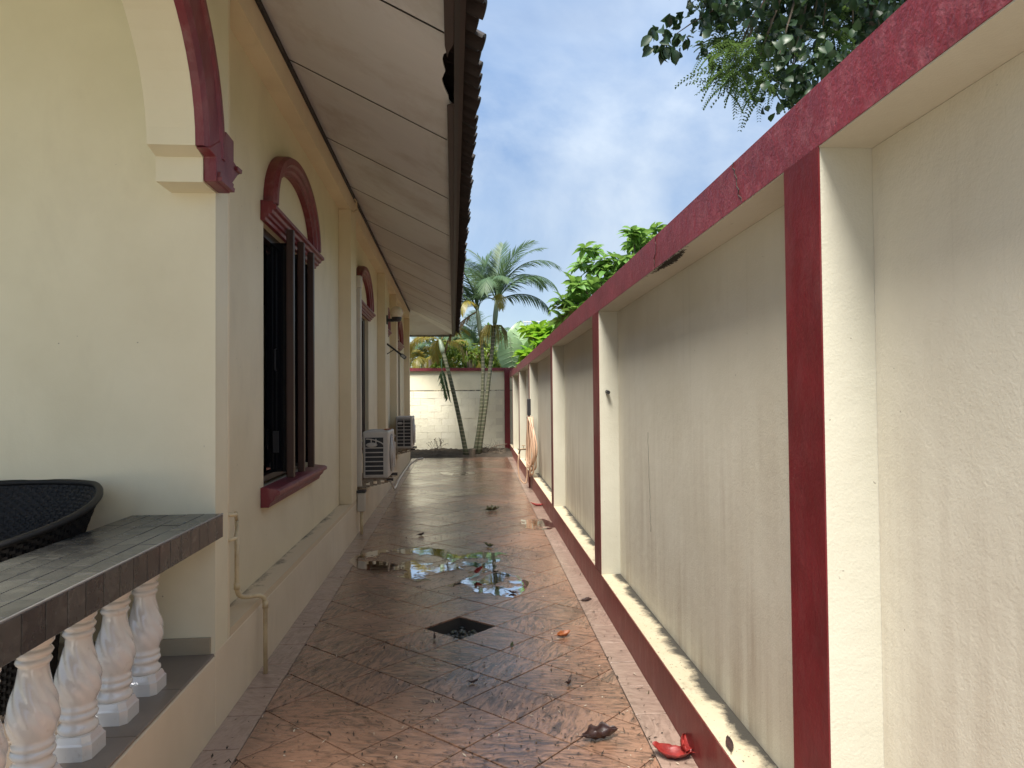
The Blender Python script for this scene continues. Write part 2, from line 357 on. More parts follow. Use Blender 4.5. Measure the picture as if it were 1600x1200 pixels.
M = Mat('glazed_white_ceramic', 0.10); p = M.pos(); cc = M.mix(M.noise(p, 7, 5, 0.6), (0.76,0.74,0.70), (0.68,0.64,0.58)); cc = M.mix(M.math('MULTIPLY', M.ramp(M.noise(p, 26, 6, 0.7), [(0.60,0.0),(0.76,1.0)]), 0.45), cc, (0.30,0.21,0.14)); M.color(cc); M.b.inputs['Coat Weight'].default_value = 1.0; M.b.inputs['Coat Roughness'].default_value = 0.03; m_ceramic = M.m
M = Mat('charcoal_ledge_tile', 0.2); rn = M.rnd(); p = M.pos(); cc = M.mix(rn, (0.032,0.032,0.033), (0.062,0.061,0.056)); cc = M.mix(M.math('MULTIPLY', M.ramp(M.noise(p, 14, 5, 0.6, 0.6), [(0.5,0.0),(0.7,1.0)]), 0.5), cc, (0.12,0.115,0.10)); M.color(cc); M.rough(M.ramp(M.noise(p, 5, 5, 0.6), [(0.3,0.14),(0.7,0.34)])); M.bump(M.noise(p, 34, 4, 0.6, 0.8), 0.16, 0.004); m_ctile = M.m
m_estrip = Mat('grey_edge_strip', 0.35, (0.20,0.19,0.18)).m
M = Mat('dark_ledge_grout', 0.8, (0.018,0.017,0.016)); m_cgrout = M.m
M = Mat('veranda_floor_tile', 0.4); p = M.pos(); rn = M.rnd(); cc = M.mix(M.noise(p, 5, 6, 0.6, 0.4), (0.27,0.215,0.16), (0.17,0.13,0.10)); M.color(M.mix(M.math('MULTIPLY', rn, 0.3), cc, (0.30,0.25,0.2))); m_vtile = M.m
M = Mat('skirting_tile', 0.45, (0.36,0.31,0.22)); p = M.pos(); M.color(M.mix(M.noise(p, 6, 5, 0.6), (0.40,0.34,0.24), (0.30,0.25,0.17))); m_skirt = M.m
M = Mat('black_wicker', 0.55, spec=0.3); p = M.pos(); M.color(M.mix(M.noise(p, 30, 3), (0.006,0.006,0.006), (0.016,0.015,0.015))); m_wicker = M.m
M = Mat('dark_cushion', 0.9, (0.02,0.02,0.022)); m_cushion = M.m
M = Mat('cream_pvc_pipe', 0.4); p = M.pos(); M.color(M.mix(M.ramp(M.noise(p, 9, 5, 0.6), [(0.45,0.0),(0.75,1.0)]), (0.62,0.51,0.31), (0.40,0.30,0.17))); m_pvc = M.m
M = Mat('grey_pvc_duct', 0.45); p = M.pos(); M.color(M.mix(M.noise(p, 4, 5, 0.6), (0.58,0.53,0.43), (0.47,0.42,0.34))); m_duct = M.m
M = Mat('aircon_casing', 0.42); p = M.pos(); cc = M.mix(M.noise(p, 4, 5, 0.6), (0.55,0.52,0.47), (0.46,0.43,0.38)); M.color(M.mix(M.math('MULTIPLY', M.ramp(M.noise(p, 12, 6, 0.7), [(0.56,0.0),(0.75,1.0)]), 0.3), cc, (0.25,0.2,0.14))); m_ac = M.m
M = Mat('aircon_dark_fins', 0.5, (0.025,0.026,0.028)); m_acdark = M.m
M = Mat('galvanised_bracket', 0.5); p = M.pos(); M.color(M.mix(M.ramp(M.noise(p, 18, 5, 0.65), [(0.42,0.0),(0.66,1.0)]), (0.33,0.29,0.22), (0.16,0.09,0.045))); M.b.inputs['Metallic'].default_value = 0.35; m_brkt = M.m
M = Mat('lamp_globe', 0.25, (0.66,0.58,0.44)); M.b.inputs['Subsurface Weight'].default_value = 0.15; m_globe = M.m
M = Mat('tan_rubber_hose', 0.45); p = M.pos(); M.color(M.mix(M.noise(p, 9, 3), (0.50,0.33,0.22), (0.40,0.25,0.16))); m_hose = M.m
M = Mat('white_hose', 0.45, (0.70,0.66,0.60)); m_whose = M.m
M = Mat('rusty_red_pipe', 0.5, (0.16,0.035,0.03)); m_rpipe = M.m
M = Mat('brass_tap', 0.4, (0.16,0.11,0.06)); M.b.inputs['Metallic'].default_value = 0.6; m_brass = M.m
M = Mat('whitewashed_block', 0.85); p = M.pos(); rn = M.rnd(); cc = M.mix(rn, (0.78,0.74,0.58), (0.82,0.78,0.63)); cc = M.mix(M.math('MULTIPLY', M.ramp(M.noise(p, 4, 7, 0.7, 0.4), [(0.52,0.0),(0.76,1.0)]), 0.32), cc, (0.34,0.30,0.22)); M.color(cc); M.bump(M.noise(p, 25, 5, 0.65), 0.7, 0.015); m_block = M.m
M = Mat('whitewashed_mortar', 0.9); p = M.pos(); M.color(M.mix(M.noise(p, 6, 5, 0.6), (0.74,0.70,0.56), (0.64,0.60,0.47))); M.bump(M.noise(p, 25, 5, 0.65), 0.7, 0.015); m_mortar = M.m
m_farup = plaster('far_wall_plaster', (0.80,0.75,0.57), dirt=(0.30,0.26,0.17), amount=0.2, bump=0.3)
M = Mat('mould_line', 0.95); p = M.pos(); M.color(M.ramp(M.noise(p, 5, 6, 0.7), [(0.45,(0.035,0.03,0.022)),(0.56,(0.25,0.22,0.15)),(0.62,(0.60,0.55,0.42))])); m_mould = M.m
M = Mat('pebble', 0.35); p = M.pos(); M.color(M.ramp(M.noise(p, 18, 2), [(0.3,(0.03,0.035,0.028)),(0.5,(0.09,0.09,0.08)),(0.62,(0.05,0.07,0.045)),(0.7,(0.28,0.26,0.22))])); m_pebble = M.m
M = Mat('black_mould_patch', 0.9, (0.03,0.026,0.02)); m_black = M.m

def leafmat(name, a, b, rough=0.38, trans=0.35, rib=None):
    M = Mat(name, rough); rn = M.n('ShaderNodeNewGeometry').outputs['Random Per Island']; p = M.pos()
    c = M.ramp(rn, [(0.0,a),(1.0,b)]); c = M.mix(M.math('MULTIPLY', M.noise(p, 1.8, 3), 0.5), c, tuple(x*0.6 for x in a)); M.color(c)
    tl = M.n('ShaderNodeBsdfTranslucent'); hs = M.n('ShaderNodeHueSaturation'); hs.inputs['Value'].default_value = 1.5; hs.inputs['Hue'].default_value = 0.48; M.l(c, hs.inputs['Color']); M.l(hs.outputs[0], tl.inputs[0])
    mxs = M.n('ShaderNodeMixShader'); mxs.inputs[0].default_value = trans
    M.l(M.b.outputs[0], mxs.inputs[1]); M.l(tl.outputs[0], mxs.inputs[2]); M.l(mxs.outputs[0], M.t.nodes['Material Output'].inputs[0]); return M.m
m_lf_dark = leafmat('dark_vine_leaf', (0.018,0.046,0.018), (0.042,0.080,0.030), 0.42, 0.25)
m_lf_fern = leafmat('feathery_leaf', (0.06,0.12,0.03), (0.11,0.19,0.05), 0.5, 0.4)
m_lf_mid = leafmat('broad_green_leaf', (0.10,0.23,0.045), (0.20,0.36,0.075), 0.42, 0.35)
m_lf_bright = leafmat('lime_green_leaf', (0.12,0.30,0.02), (0.20,0.38,0.03), 0.36, 0.45)
m_lf_ear = leafmat('pale_ear_leaf', (0.34,0.50,0.27), (0.38,0.54,0.30), 0.38, 0.35)
m_lf_palm = leafmat('palm_green_frond', (0.050,0.105,0.050), (0.095,0.155,0.060), 0.55, 0.3)
m_lf_yel = leafmat('palm_yellow_frond', (0.20,0.19,0.035), (0.33,0.26,0.05), 0.4, 0.45)
m_lf_dry = leafmat('palm_dry_frond', (0.20,0.13,0.06), (0.30,0.20,0.09), 0.7, 0.25)
m_lf_bg = leafmat('hedge_leaf', (0.10,0.18,0.02), (0.26,0.34,0.045), 0.42, 0.4)
m_lf_deep = leafmat('deep_green_leaf', (0.03,0.075,0.025), (0.07,0.13,0.04), 0.42, 0.25)
M = Mat('palm_trunk', 0.85); p = M.pos(); z = M.sep(p)[2]
band = M.n('ShaderNodeTexWave', wave_type='BANDS', bands_direction='Z'); band.inputs['Scale'].default_value = 3.2; band.inputs['Distortion'].default_value = 1.5; band.inputs['Detail'].default_value = 3; M.l(p, band.inputs['Vector'])
cc = M.mix(M.ramp(band.outputs['Fac'], [(0.05,0.0),(0.3,1.0)]), (0.25,0.23,0.17), (0.075,0.08,0.048)); cc = M.mix(M.math('MULTIPLY', M.noise(p, 9, 5, 0.6), 0.6), cc, (0.10,0.11,0.055)); M.color(cc); M.bump(M.noise(p, 30, 4), 0.5, 0.01); m_ptrunk = M.m
M = Mat('palm_crownshaft', 0.5); p = M.pos(); M.color(M.mix(M.noise(p, 6, 4), (0.27,0.32,0.24), (0.16,0.22,0.13))); m_shaft = M.m
M = Mat('bark', 0.9); p = M.pos(); M.color(M.mix(M.noise(p, 14, 5, 0.65), (0.085,0.065,0.045), (0.17,0.135,0.10))); M.bump(M.noise(p, 40, 4), 0.6, 0.01); m_bark = M.m
M = Mat('dry_twig', 0.9); p = M.pos(); M.color(M.mix(M.noise(p, 14, 5, 0.65), (0.10,0.075,0.05), (0.24,0.19,0.14))); m_twig = M.m
def fallen(name, c, d, rough=0.45):
    M = Mat(name, rough); o = M.obj(); M.color(M.mix(M.ramp(M.noise(o, 26, 5, 0.65), [(0.35,0.0),(0.7,1.0)]), c, d)); M.bump(M.noise(o, 60, 3, stretch=(1,4,1)), 0.3, 0.003); return M.m
m_fl_red = fallen('fallen_leaf_red', (0.30,0.026,0.020), (0.16,0.013,0.012)); m_fl_or = fallen('fallen_leaf_orange', (0.42,0.13,0.035), (0.22,0.06,0.02))
m_fl_br = fallen('fallen_leaf_brown', (0.060,0.030,0.026), (0.028,0.016,0.014), 0.35); m_fl_gr = fallen('fallen_sprig_green', (0.06,0.085,0.03), (0.08,0.055,0.03))
M = Mat('litter_bits', 0.8); M.color(M.ramp(M.n('ShaderNodeNewGeometry').outputs['Random Per Island'], [(0.0,(0.025,0.018,0.012)),(0.5,(0.06,0.04,0.025)),(0.72,(0.10,0.07,0.04)),(0.85,(0.5,0.42,0.32)),(1.0,(0.6,0.52,0.42))], 'CONSTANT')); m_litter = M.m
M = Mat('concrete_pit', 0.9, (0.05,0.045,0.04)); m_pit = M.m

# ================================================================== GROUND AND PATH
PIT = (0.033, 4.747); HD = 0.2357                      # drain centre, half diagonal of a 33 cm tile
XW = lambda y, off=0.0: 0.88 + 0.0365*y + off          # boundary wall face at depth y
XF, XR = -1.09, -1.22                                  # house frame face and recessed wall face
YEND = 18.75
gm = MB(); hole = HD + 0.02
S = 160.0
# ground sheet with a square gap left for the drain pit
xs = [-S, PIT[0]-0.3, PIT[0]+0.3, S]; ys = [-S, PIT[1]-0.3, PIT[1]+0.3, S*2]
for i in range(3):
    for j in range(3):
        if i == 1 and j == 1: continue
        gm.add([(xs[i],ys[j],-0.06),(xs[i+1],ys[j],-0.06),(xs[i+1],ys[j+1],-0.06),(xs[i],ys[j+1],-0.06)], [(0,1,2,3)])
tag(gm.build('ground', m_ground, fix=False), kind='structure')

def clip(poly, a, b, c):                               # keep a*x + b*y <= c
    out = []
    for i in range(len(poly)):
        p, q = poly[i], poly[(i+1) % len(poly)]; dp = a*p[0]+b*p[1]-c; dq = a*q[0]+b*q[1]-c
        if dp <= 0: out.append(p)
        if (dp < 0) != (dq < 0) and abs(dp-dq) > 1e-9:
            t_ = dp/(dp-dq); out.append((p[0]+(q[0]-p[0])*t_, p[1]+(q[1]-p[1])*t_))
    return out
def area(poly): return 0.5*abs(sum(poly[i][0]*poly[(i+1)%len(poly)][1]-poly[(i+1)%len(poly)][0]*poly[i][1] for i in range(len(poly))))
BL = -0.925; BRo = -0.152                              # inner lines of the two border rows
# bed under the tiles: polygon with pit gap
bed = MB(); q = HD - 0.012
def quadbed(x0f, x1f, y0, y1): bed.add([(x0f(y0),y0,-0.008),(x1f(y0),y0,-0.008),(x1f(y1),y1,-0.008),(x0f(y1),y1,-0.008)], [(0,1,2,3)])
Lf = lambda y: XF; Rf = lambda y: XW(y); pc = lambda v: (lambda y: v)
quadbed(Lf, Rf, -3.0, PIT[1]-q); quadbed(Lf, Rf, PIT[1]+q, YEND)
cx, cy = PIT
bed.add([(XF,cy-q,-0.008),(cx,cy-q,-0.008),(cx-q,cy,-0.008),(cx,cy+q,-0.008),(XF,cy+q,-0.008)], [(0,1,2,3,4)])
bed.add([(XW(cy-q),cy-q,-0.008),(XW(cy+q),cy+q,-0.008),(cx,cy+q,-0.008),(cx+q,cy,-0.008),(cx,cy-q,-0.008)], [(0,1,2,3,4)])
path = tag(bed.build('path', m_grout, fix=False), kind='structure')
g2 = 0.0032
tile_poly = [(HD-g2*1.41,0),(0,HD-g2*1.41),(-HD+g2*1.41,0),(0,-HD+g2*1.41)]
tile_me = MB().prism_xy(tile_poly, -0.012, 0.0, 0.0016).mesh('tile', m_tile)
far_tiles = MB(); ntile = 0
cells = []
for j in range(-40, 80):
    for i in range(-14, 15):
        if (i+j) % 2: continue
        cells.append((PIT[0]+i*HD, PIT[1]+j*HD, i, j))
cells.sort(key=lambda c: c[1])
for x, y, i, j in cells:
    if (i, j) == (0, 0) or y < -0.6 or y > YEND+0.3: continue
    poly = [(x+a, y+b) for a, b in tile_poly]
    poly = clip(poly, -1, 0, -(BL+0.002)); poly = clip(poly, 1, -0.0365, 0.88+BRo-0.002) if poly else poly
    poly = clip(poly, 0, 1, YEND) if poly else poly
    if len(poly) < 3 or area(poly) < 0.0012: continue
    dz = random.uniform(-0.0012, 0.0012); tx, ty = random.gauss(0, 0.0022), random.gauss(0, 0.0022)
    if y < 15.2 and ntile < 298 and y > 1.2:
        ntile += 1
        if abs(area(poly) - area(tile_poly)) < 1e-6: place('tile', tile_me, (x, y, dz), path, (tx, ty, 0))
        else: MB().prism_xy([(a-x, b-y) for a, b in poly], -0.012, 0.0, 0.0012).build('tile', m_tile, path, loc=(x, y, dz))
    else: far_tiles.prism_xy(poly, -0.012, dz)
tag(far_tiles.build('tile_field', m_tile, path), kind='stuff')
# borders
for side in (0, 1):
    y = 0.35 if side else 0.2
    rest = MB()
    while y < YEND-0.02:
        y1 = min(y+0.333, YEND)
        if side == 0: poly = [(XF+0.001,y+g2),(BL-0.002,y+g2),(BL-0.002,y1-g2),(XF+0.001,y1-g2)]
        else: poly = [(XW(y)+BRo+0.002,y+g2),(XW(y)-0.001,y+g2),(XW(y1)-0.001,y1-g2),(XW(y1)+BRo+0.002,y1-g2)]
        mx_, my_ = sum(a for a,_ in poly)/4, sum(b for _,b in poly)/4
        MB().prism_xy([(a-mx_, b-my_) for a,b in poly], -0.012, 0.0, 0.0014).build('border_tile', m_border, path, loc=(mx_, my_, 0.001+random.uniform(-0.001,0.001)))
        y = y1
tag(MB().box(-9, 6, -14, -0.62, -0.05, -0.004).build('unseen_bounce_slab', m_bounce), kind='structure')  # unseen pale slab, added to bounce light towards the veranda
# drain pit with pebbles
pit = MB(); pq = HD-0.008; zb = -0.16
P4 = [(cx+pq,cy),(cx,cy+pq),(cx-pq,cy),(cx,cy-pq)]
for k in range(4):
    a, b = P4[k], P4[(k+1)%4]; pit.add([(a[0],a[1],-0.009),(b[0],b[1],-0.009),(b[0],b[1],zb),(a[0],a[1],zb)], [(0,1,2,3)])
pit.add([(a,b,zb) for a,b in P4], [(0,1,2,3)])
pit.build('drain_pit', m_pit, path, fix=False)
peb = MB(); rg = random.Random(3)
for k in range(330):
    a, b = rg.uniform(-1,1), rg.uniform(-1,1)
    if abs(a)+abs(b) > 0.93: continue
    rr = rg.uniform(0.009, 0.022); c = (cx+a*pq, cy+b*pq, -0.085+rg.uniform(-0.02,0.03)); ax = rg.uniform(0,3.14)
    V = []; Fc = []
    for u in range(4):
        th = math.pi*(u+0.5)/4
        for v in range(7):
            ph = 2*math.pi*v/7; jx = rg.uniform(0.85,1.15)
            lx, ly, lz = 1.35*rr*math.sin(th)*math.cos(ph)*jx, rr*math.sin(th)*math.sin(ph)*jx, 0.7*rr*math.cos(th)
            V.append((c[0]+lx*math.cos(ax)-ly*math.sin(ax), c[1]+lx*math.sin(ax)+ly*math.cos(ax), c[2]+lz))
    for u in range(3):
        for v in range(7): v2=(v+1)%7; Fc.append((u*7+v,u*7+v2,(u+1)*7+v2,(u+1)*7+v))
    Fc.append(tuple(range(7))); Fc.append(tuple(21+v for v in range(7))[::-1]); peb.add(V, Fc)
tag(peb.build('pebbles', m_pebble, smooth=True), 'wet dark pebbles lying in the diamond drain pit of the path', 'pebbles', kind='stuff')

# puddles: sheets just above the tiles with ragged outlines
def puddle(pts, seed, amp=0.05):
    rg = random.Random(seed); out = []
    n = len(pts)
    for i in range(n):
        p0, p1, p2, p3 = [Vector(pts[(i+k) % n]) for k in (-1,0,1,2)]
        for s_ in range(7):
            t_ = s_/7; q_ = 0.5*((2*p1)+(p2-p0)*t_+(2*p0-5*p1+4*p2-p3)*t_*t_+(3*p1-p0-3*p2+p3)*t_**3)
            out.append((q_.x+rg.gauss(0,amp*0.22), q_.y+rg.gauss(0,amp*0.6)))
    cx_ = sum(a for a,_ in out)/len(out); cy_ = sum(b for _,b in out)/len(out)
    m_ = MB(); m_.add([(cx_,cy_,0.0042)]+[(a,b,0.0042) for a,b in out], [(0,i+1,(i+1)%len(out)+1) for i in range(len(out))])
    return tag(m_.build('puddle', m_water, fix=False), kind='structure')
gp = lambda *l: [tuple(G(a,b))[:2] for a,b in l]
puddle(gp((560,866),(610,858),(668,856),(720,862),(790,866),(800,880),(770,890),(815,905),(822,920),(800,932),(750,926),(690,915),(640,905),(580,895),(548,880)), 2, 0.05)
puddle(gp((815,812),(850,812),(868,822),(850,828),(818,824)), 4, 0.03)
puddle(gp((690,738),(735,738),(742,741),(700,743)), 5, 0.03)

# soil strip in front of the far wall
sm = MB(); NX, NY = 46, 16; YW = 20.9; rg = random.Random(5)
for j in range(NY+1):
    for i in range(NX+1):
        x = -1.6+3.35*i/NX; y = YEND+0.003+(YW-YEND-0.006)*j/NY; e = min(1, j/3)
        sm.v.append((x, y, -0.02+e*(0.03+0.05*rg.random()+0.05*math.sin(x*5+j)*0.5+0.05*(j/NY))))
for j in range(NY):
    for i in range(NX): a = j*(NX+1)+i; sm.f.append((a,a+1,a+NX+2,a+NX+1))
tag(sm.build('soil_bed', m_soil, smooth=True, fix=False), kind='structure')

# ================================================================== BOUNDARY WALL (right)
bw = thing('boundary_wall', 'long cream boundary wall with maroon posts, top beam and base along the path', 'wall')
HB, HT0, HT1 = 0.215, 2.15, 2.31; DEP = 0.145; YB0, YB1 = -2.0, YW-0.18
def slabW(mb, y0, y1, z0, z1, d0, d1):
    """box following the skewed wall line: d0..d1 is depth behind the face"""
    mb.add([(XW(y0,d0),y0,z0),(XW(y0,d1),y0,z0),(XW(y1,d1),y1,z0),(XW(y1,d0),y1,z0),(XW(y0,d0),y0,z1),(XW(y0,d1),y0,z1),(XW(y1,d1),y1,z1),(XW(y1,d0),y1,z1)],
           [(0,3,2,1),(4,5,6,7),(0,1,5,4),(1,2,6,5),(2,3,7,6),(3,0,4,7)]); return mb
posts = [(-1.73,-1.52),(1.748,1.955),(5.15,5.42),(8.47,8.68),(12.37,12.58),(15.55,15.76),(18.62,18.83)]
slabW(MB(), YB0, YB1, -0.05, HB, 0.0, 0.34).build('base_beam', m_redbase, bw)
slabW(MB(), YB0, YB1, HT0, HT1, 0.0, 0.30).build('top_beam', m_red, bw)
slabW(MB(), YB0, YB1, HB+0.001, HB+0.005, 0.003, DEP).build('base_ledge', m_ledge, bw)
edges = [YB0] + [e for p_ in posts for e in p_] + [YB1]
for k, (a, b) in enumerate(posts):
    slabW(MB(), a, b, HB+0.006, HT0-0.0004, 0.0, 0.004).build('post_face', m_redpost, bw)
    slabW(MB(), a, b, HB+0.006, HT0-0.001, 0.0045, 0.30).build('post', m_reveal_dim, bw)
for k in range(0, len(edges), 2):
    a, b = edges[k], edges[k+1]
    if b-a < 0.05: continue
    slabW(MB(), a+0.001, b-0.001, HB+0.006, HT0-0.005, DEP, 0.29).build('panel', m_panel, bw); slabW(MB(), a+0.001, b-0.001, HT0-0.004, HT0-0.0005, 0.002, 0.28).build('beam_underside', m_reveal_dim, bw)
# hairline cracks and black growth under the beam
rg = random.Random(11)
def crack(y0, z0, y1, z1, d, r_=0.0022, amp=0.015, n=14):
    pts = []
    for i in range(n+1):
        t_ = i/n; pts.append((XW(y0+(y1-y0)*t_, d), y0+(y1-y0)*t_+rg.gauss(0,amp), z0+(z1-z0)*t_+rg.gauss(0,amp*0.4)))
    MB().tube(pts, r_, 4).build('crack', m_black, bw)
crack(2.36, HT1, 2.28, HT0+0.006, -0.0006, 0.0018, 0.006, 10)
crack(3.42, HT1, 3.46, HT0+0.006, -0.0006, 0.0018, 0.006, 10)
crack(4.24, 1.30, 4.20, 0.70, DEP-0.0004, 0.0010, 0.006, 20)
crack(1.2, 1.62, 0.98, 0.9, DEP-0.0006, 0.0009, 0.003, 18)
gr = MB()
for k in range(260):
    y = rg.gauss(3.25, 0.13)
    if y < 2.85 or y > 3.75: continue
    l = rg.uniform(0.012,0.055)*(1-abs(y-3.25)/0.6); d = rg.uniform(0.0,0.012)
    gr.tube([(XW(y,d),y,HT0-0.001),(XW(y,d+l*0.75),y+rg.gauss(0,0.01),HT0-0.003-l*0.10)], [0.004,0.001], 4)
tag(gr.build('black_growth', m_black, bw), kind='stuff')
hk = MB(); hk.tube([(XW(5.15,0.06),5.155,1.557),(XW(5.15,0.06),5.10,1.55)], 0.014, 8); hk.build('pipe_stub', m_iron, bw)

# ================================================================== FAR WALL
fwl = thing('end_wall', 'whitewashed block wall with thin maroon cap closing the far end', 'wall', (0, YW, 0))
ZS, ZC = 1.78, 2.37
MB().box(-6.5, 1.95, -0.004, 0.22, -0.05, ZS).build('mortar_bed', m_mortar, fwl)
rg = random.Random(8)
blk = [MB().bbox(-0.195-rg.uniform(0,.004), 0.195, -0.0075-0.002*k, -0.0045, -0.097, 0.097, 0.0028).mesh('block', m_block) for k in range(4)]
for r_ in range(9):
    for c_ in range(9):
        x = -1.75 + c_*0.4 + (0.2 if r_ % 2 else 0)
        if x > 1.3: continue
        place('block', rg.choice(blk), (x, 0.0, 0.08+r_*0.198), fwl, (0, rg.gauss(0,0.004), rg.gauss(0,0.004)))
MB().box(-6.5, 1.95, 0.045, 0.2, ZS+0.028, ZC).build('upper_wall', m_farup, fwl)
MB().box(-6.5, 1.95, 0.015, 0.215, ZS+0.001, ZS+0.027).build('mould_course', m_mould, fwl)
MB().box(-6.5, 1.95, -0.03, 0.25, ZC+0.001, 2.46).build('cap', m_red, fwl)
MB().box(1.50, XW(20.7)+0.02, -0.16, -0.03, -0.03, 2.40).build('corner_post', m_redpost, fwl)

# ================================================================== HOUSE
house = thing('house', 'cream single storey house with arched maroon trimmed windows and deep eaves', 'house')
ZP, ZBM, ZS0 = 0.40, 3.58, 3.80
Y0, Y1 = 3.37, 18.13
pil = [(3.551,3.585),(7.74,8.17),(11.62,12.08),(13.90,14.22),(17.90,18.13)]
wins = [(5.47,0.775),(9.62,0.775),(12.75,0.38),(15.75,0.775)]
ZW0, ZW1 = 0.93, 2.68
wl = MB(); xa, xb = XR-0.17, XR
ycur = Y0+0.001
for c_, h_ in wins:
    wl.box(xa, xb, ycur, c_-h_, -0.05, ZS0+0.1); wl.box(xa, xb, c_-h_, c_+h_, -0.05, ZW0); wl.box(xa, xb, c_-h_, c_+h_, ZW1, ZS0+0.1); ycur = c_+h_
wl.box(xa, xb, ycur, Y1-0.2, -0.05, ZS0+0.1)
wl.build('wall', m_house, house)
MB().box(-6.0, XR-0.001, Y1-0.199, Y1-0.001, -0.05, ZS0+0.1).build('end_gable_wall', m_house, house)
MB().box(-6.2, -6.0, Y0, Y1, -0.05, ZS0+0.1).build('rear_wall', m_house, house)
MB().box(XR+0.0005, XF, Y0+0.0002, Y1, -0.05, ZP-0.04).build('plinth', m_plinth, house, bevel=0.006)
MB().box(XR+0.0005, XF, 0.95, Y0, -0.05, 0.342).build('plinth', m_plinth, house, bevel=0.006)
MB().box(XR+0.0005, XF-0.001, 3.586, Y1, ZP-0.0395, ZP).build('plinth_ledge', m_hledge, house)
MB().box(XR+0.0005, XF-0.006, Y0+0.001, Y1, ZBM, ZS0+0.09).build('eave_beam', m_frame, house)
for k, (a, b) in enumerate(pil):
    MB().box(XR+0.0006, XF+(0.0 if k else -0.0005), a, b, ZP+(0.0005 if k else -0.039), ZBM-0.001).build('pilaster', m_frame, house, bevel=0.004)
# --- windows
def window(c_, h_, nleaf, detail):
    w_ = bpy.data.objects.new('window', None); COL.objects.link(w_); w_.parent = house
    # lintel and sill mouldings: profiles of (outward, z)
    lp = [(0.0,0.0),(0.03,0.0),(0.035,0.028),(0.055,0.034),(0.055,0.058),(0.075,0.066),(0.082,0.092),(0.105,0.100),(0.105,0.130),(0.085,0.146),(0.085,0.160),(0.0,0.172)]
    e = h_+0.075
    MB().sweep_y([(XR+x*0.95+0.0005, ZW1-0.015+z*0.75) for x,z in lp], c_-e, c_+e).build('lintel', m_trim, w_, bevel=0.003)
    sp = [(0.0,-0.115),(0.055,-0.115),(0.062,-0.085),(0.088,-0.06),(0.098,-0.028),(0.125,-0.02),(0.125,0.006),(0.105,0.02),(0.0,0.034)]
    MB().sweep_y([(XR+x*0.95+0.0005, ZW0+z*0.85) for x,z in sp], c_-e, c_+e).build('sill', m_trim, w_, bevel=0.003)
    # arch moulding
    ap = [(0.0,0.0),(0.0,0.05),(0.03,0.055),(0.045,0.075),(0.075,0.08),(0.095,0.098),(0.15,0.098),(0.165,0.07),(0.165,0.0)]   # (radial, outward)
    ap = [(r_*0.8, o_*0.9) for r_, o_ in ap]
    a0, b0, zs_ = h_-0.125, (0.37 if h_ > 0.6 else 0.25), ZW1+0.113
    N = 40; m_ = MB(); n = len(ap)
    for i in range(N+1):
        t_ = math.pi*i/N; ct, st = math.cos(t_), math.sin(t_)
        nx, nz = ct/a0, st/b0; ln = math.hypot(nx, nz); nx, nz = nx/ln, nz/ln
        for rad, out in ap: m_.v.append((XR+0.0005+out, c_-a0*ct-nx*rad, zs_+b0*st+nz*rad))
    for i in range(N):
        for k in range(n): k2=(k+1)%n; m_.f.append((i*n+k,i*n+k2,(i+1)*n+k2,(i+1)*n+k))
    m_.f.append(tuple(range(n))); m_.f.append(tuple(N*n+k for k in range(n))[::-1])
    m_.build('arch_moulding', m_trim, w_)
    # dark wooden frame, panes, leaves standing ajar
    fr_ = MB(); xo = XR-0.05
    fr_.box(xo-0.06, xo, c_-h_+0.001, c_-h_+0.055, ZW0+0.035, ZW1-0.001); fr_.box(xo-0.06, xo, c_+h_-0.055, c_+h_-0.001, ZW0+0.035, ZW1-0.001)
    fr_.box(xo-0.06, xo, c_-h_+0.056, c_+h_-0.056, ZW1-0.06, ZW1-0.001); fr_.box(xo-0.06, xo, c_-h_+0.056, c_+h_-0.056, ZW0+0.035, ZW0+0.075)
    fr_.build('frame', m_wood, w_)
    bay = 2*h_/nleaf
    for k in range(nleaf):
        ya = c_-h_+k*bay+0.03; yb = ya+bay-0.06
        MB().box(xo-0.052, xo-0.044, ya+0.02, yb-0.02, ZW0+0.08, ZW1-0.065).build('pane', m_pane, w_)
    if detail:
        for k in range(1, nleaf):
            y = c_-h_+k*bay
            xin, xout = xo+0.001, XR+0.105+0.006
            if k > 1: xout -= 0.004*k
            m_ = MB(); m_.bbox(xout-0.05, xout, y-0.022, y+0.022, ZW0+0.045, ZW1+0.03, 0.004); s_ = m_.build('shutter', m_wood2, w_)
            MB().box(xin, xout-0.0505, y-0.012, y+0.012, ZW0+0.085, ZW1-0.065).build('shutter_pane', m_pane, w_)
            hd = MB(); hd.tube([(xo+0.04,y-0.028,1.72),(xo+0.04,y-0.05,1.73),(xo+0.04,y-0.05,1.86),(xo+0.04,y-0.028,1.87)], 0.006, 6); hd.build('handle', m_iron, w_); MB().box(xo+0.02, xo+0.06, y-0.03, y-0.0245, 1.15, 1.30).build('latch', m_iron, w_)
        for y in (c_-h_+0.12, c_-h_+0.24):
            MB().tube([(xo-0.02,y,ZW0+0.076),(xo-0.02,y,ZW1-0.061)], 0.006, 6).build('bar', m_steel, w_)
    else:
        for k in range(1, nleaf):
            y = c_-h_+k*bay; MB().box(xo-0.04, xo+0.03, y-0.022, y+0.022, ZW0+0.076, ZW1-0.061).build('mullion', m_wood, w_)
    return w_
for k, (c_, h_) in enumerate(wins): window(c_, h_, 4 if h_ > 0.6 else 2, k == 0)

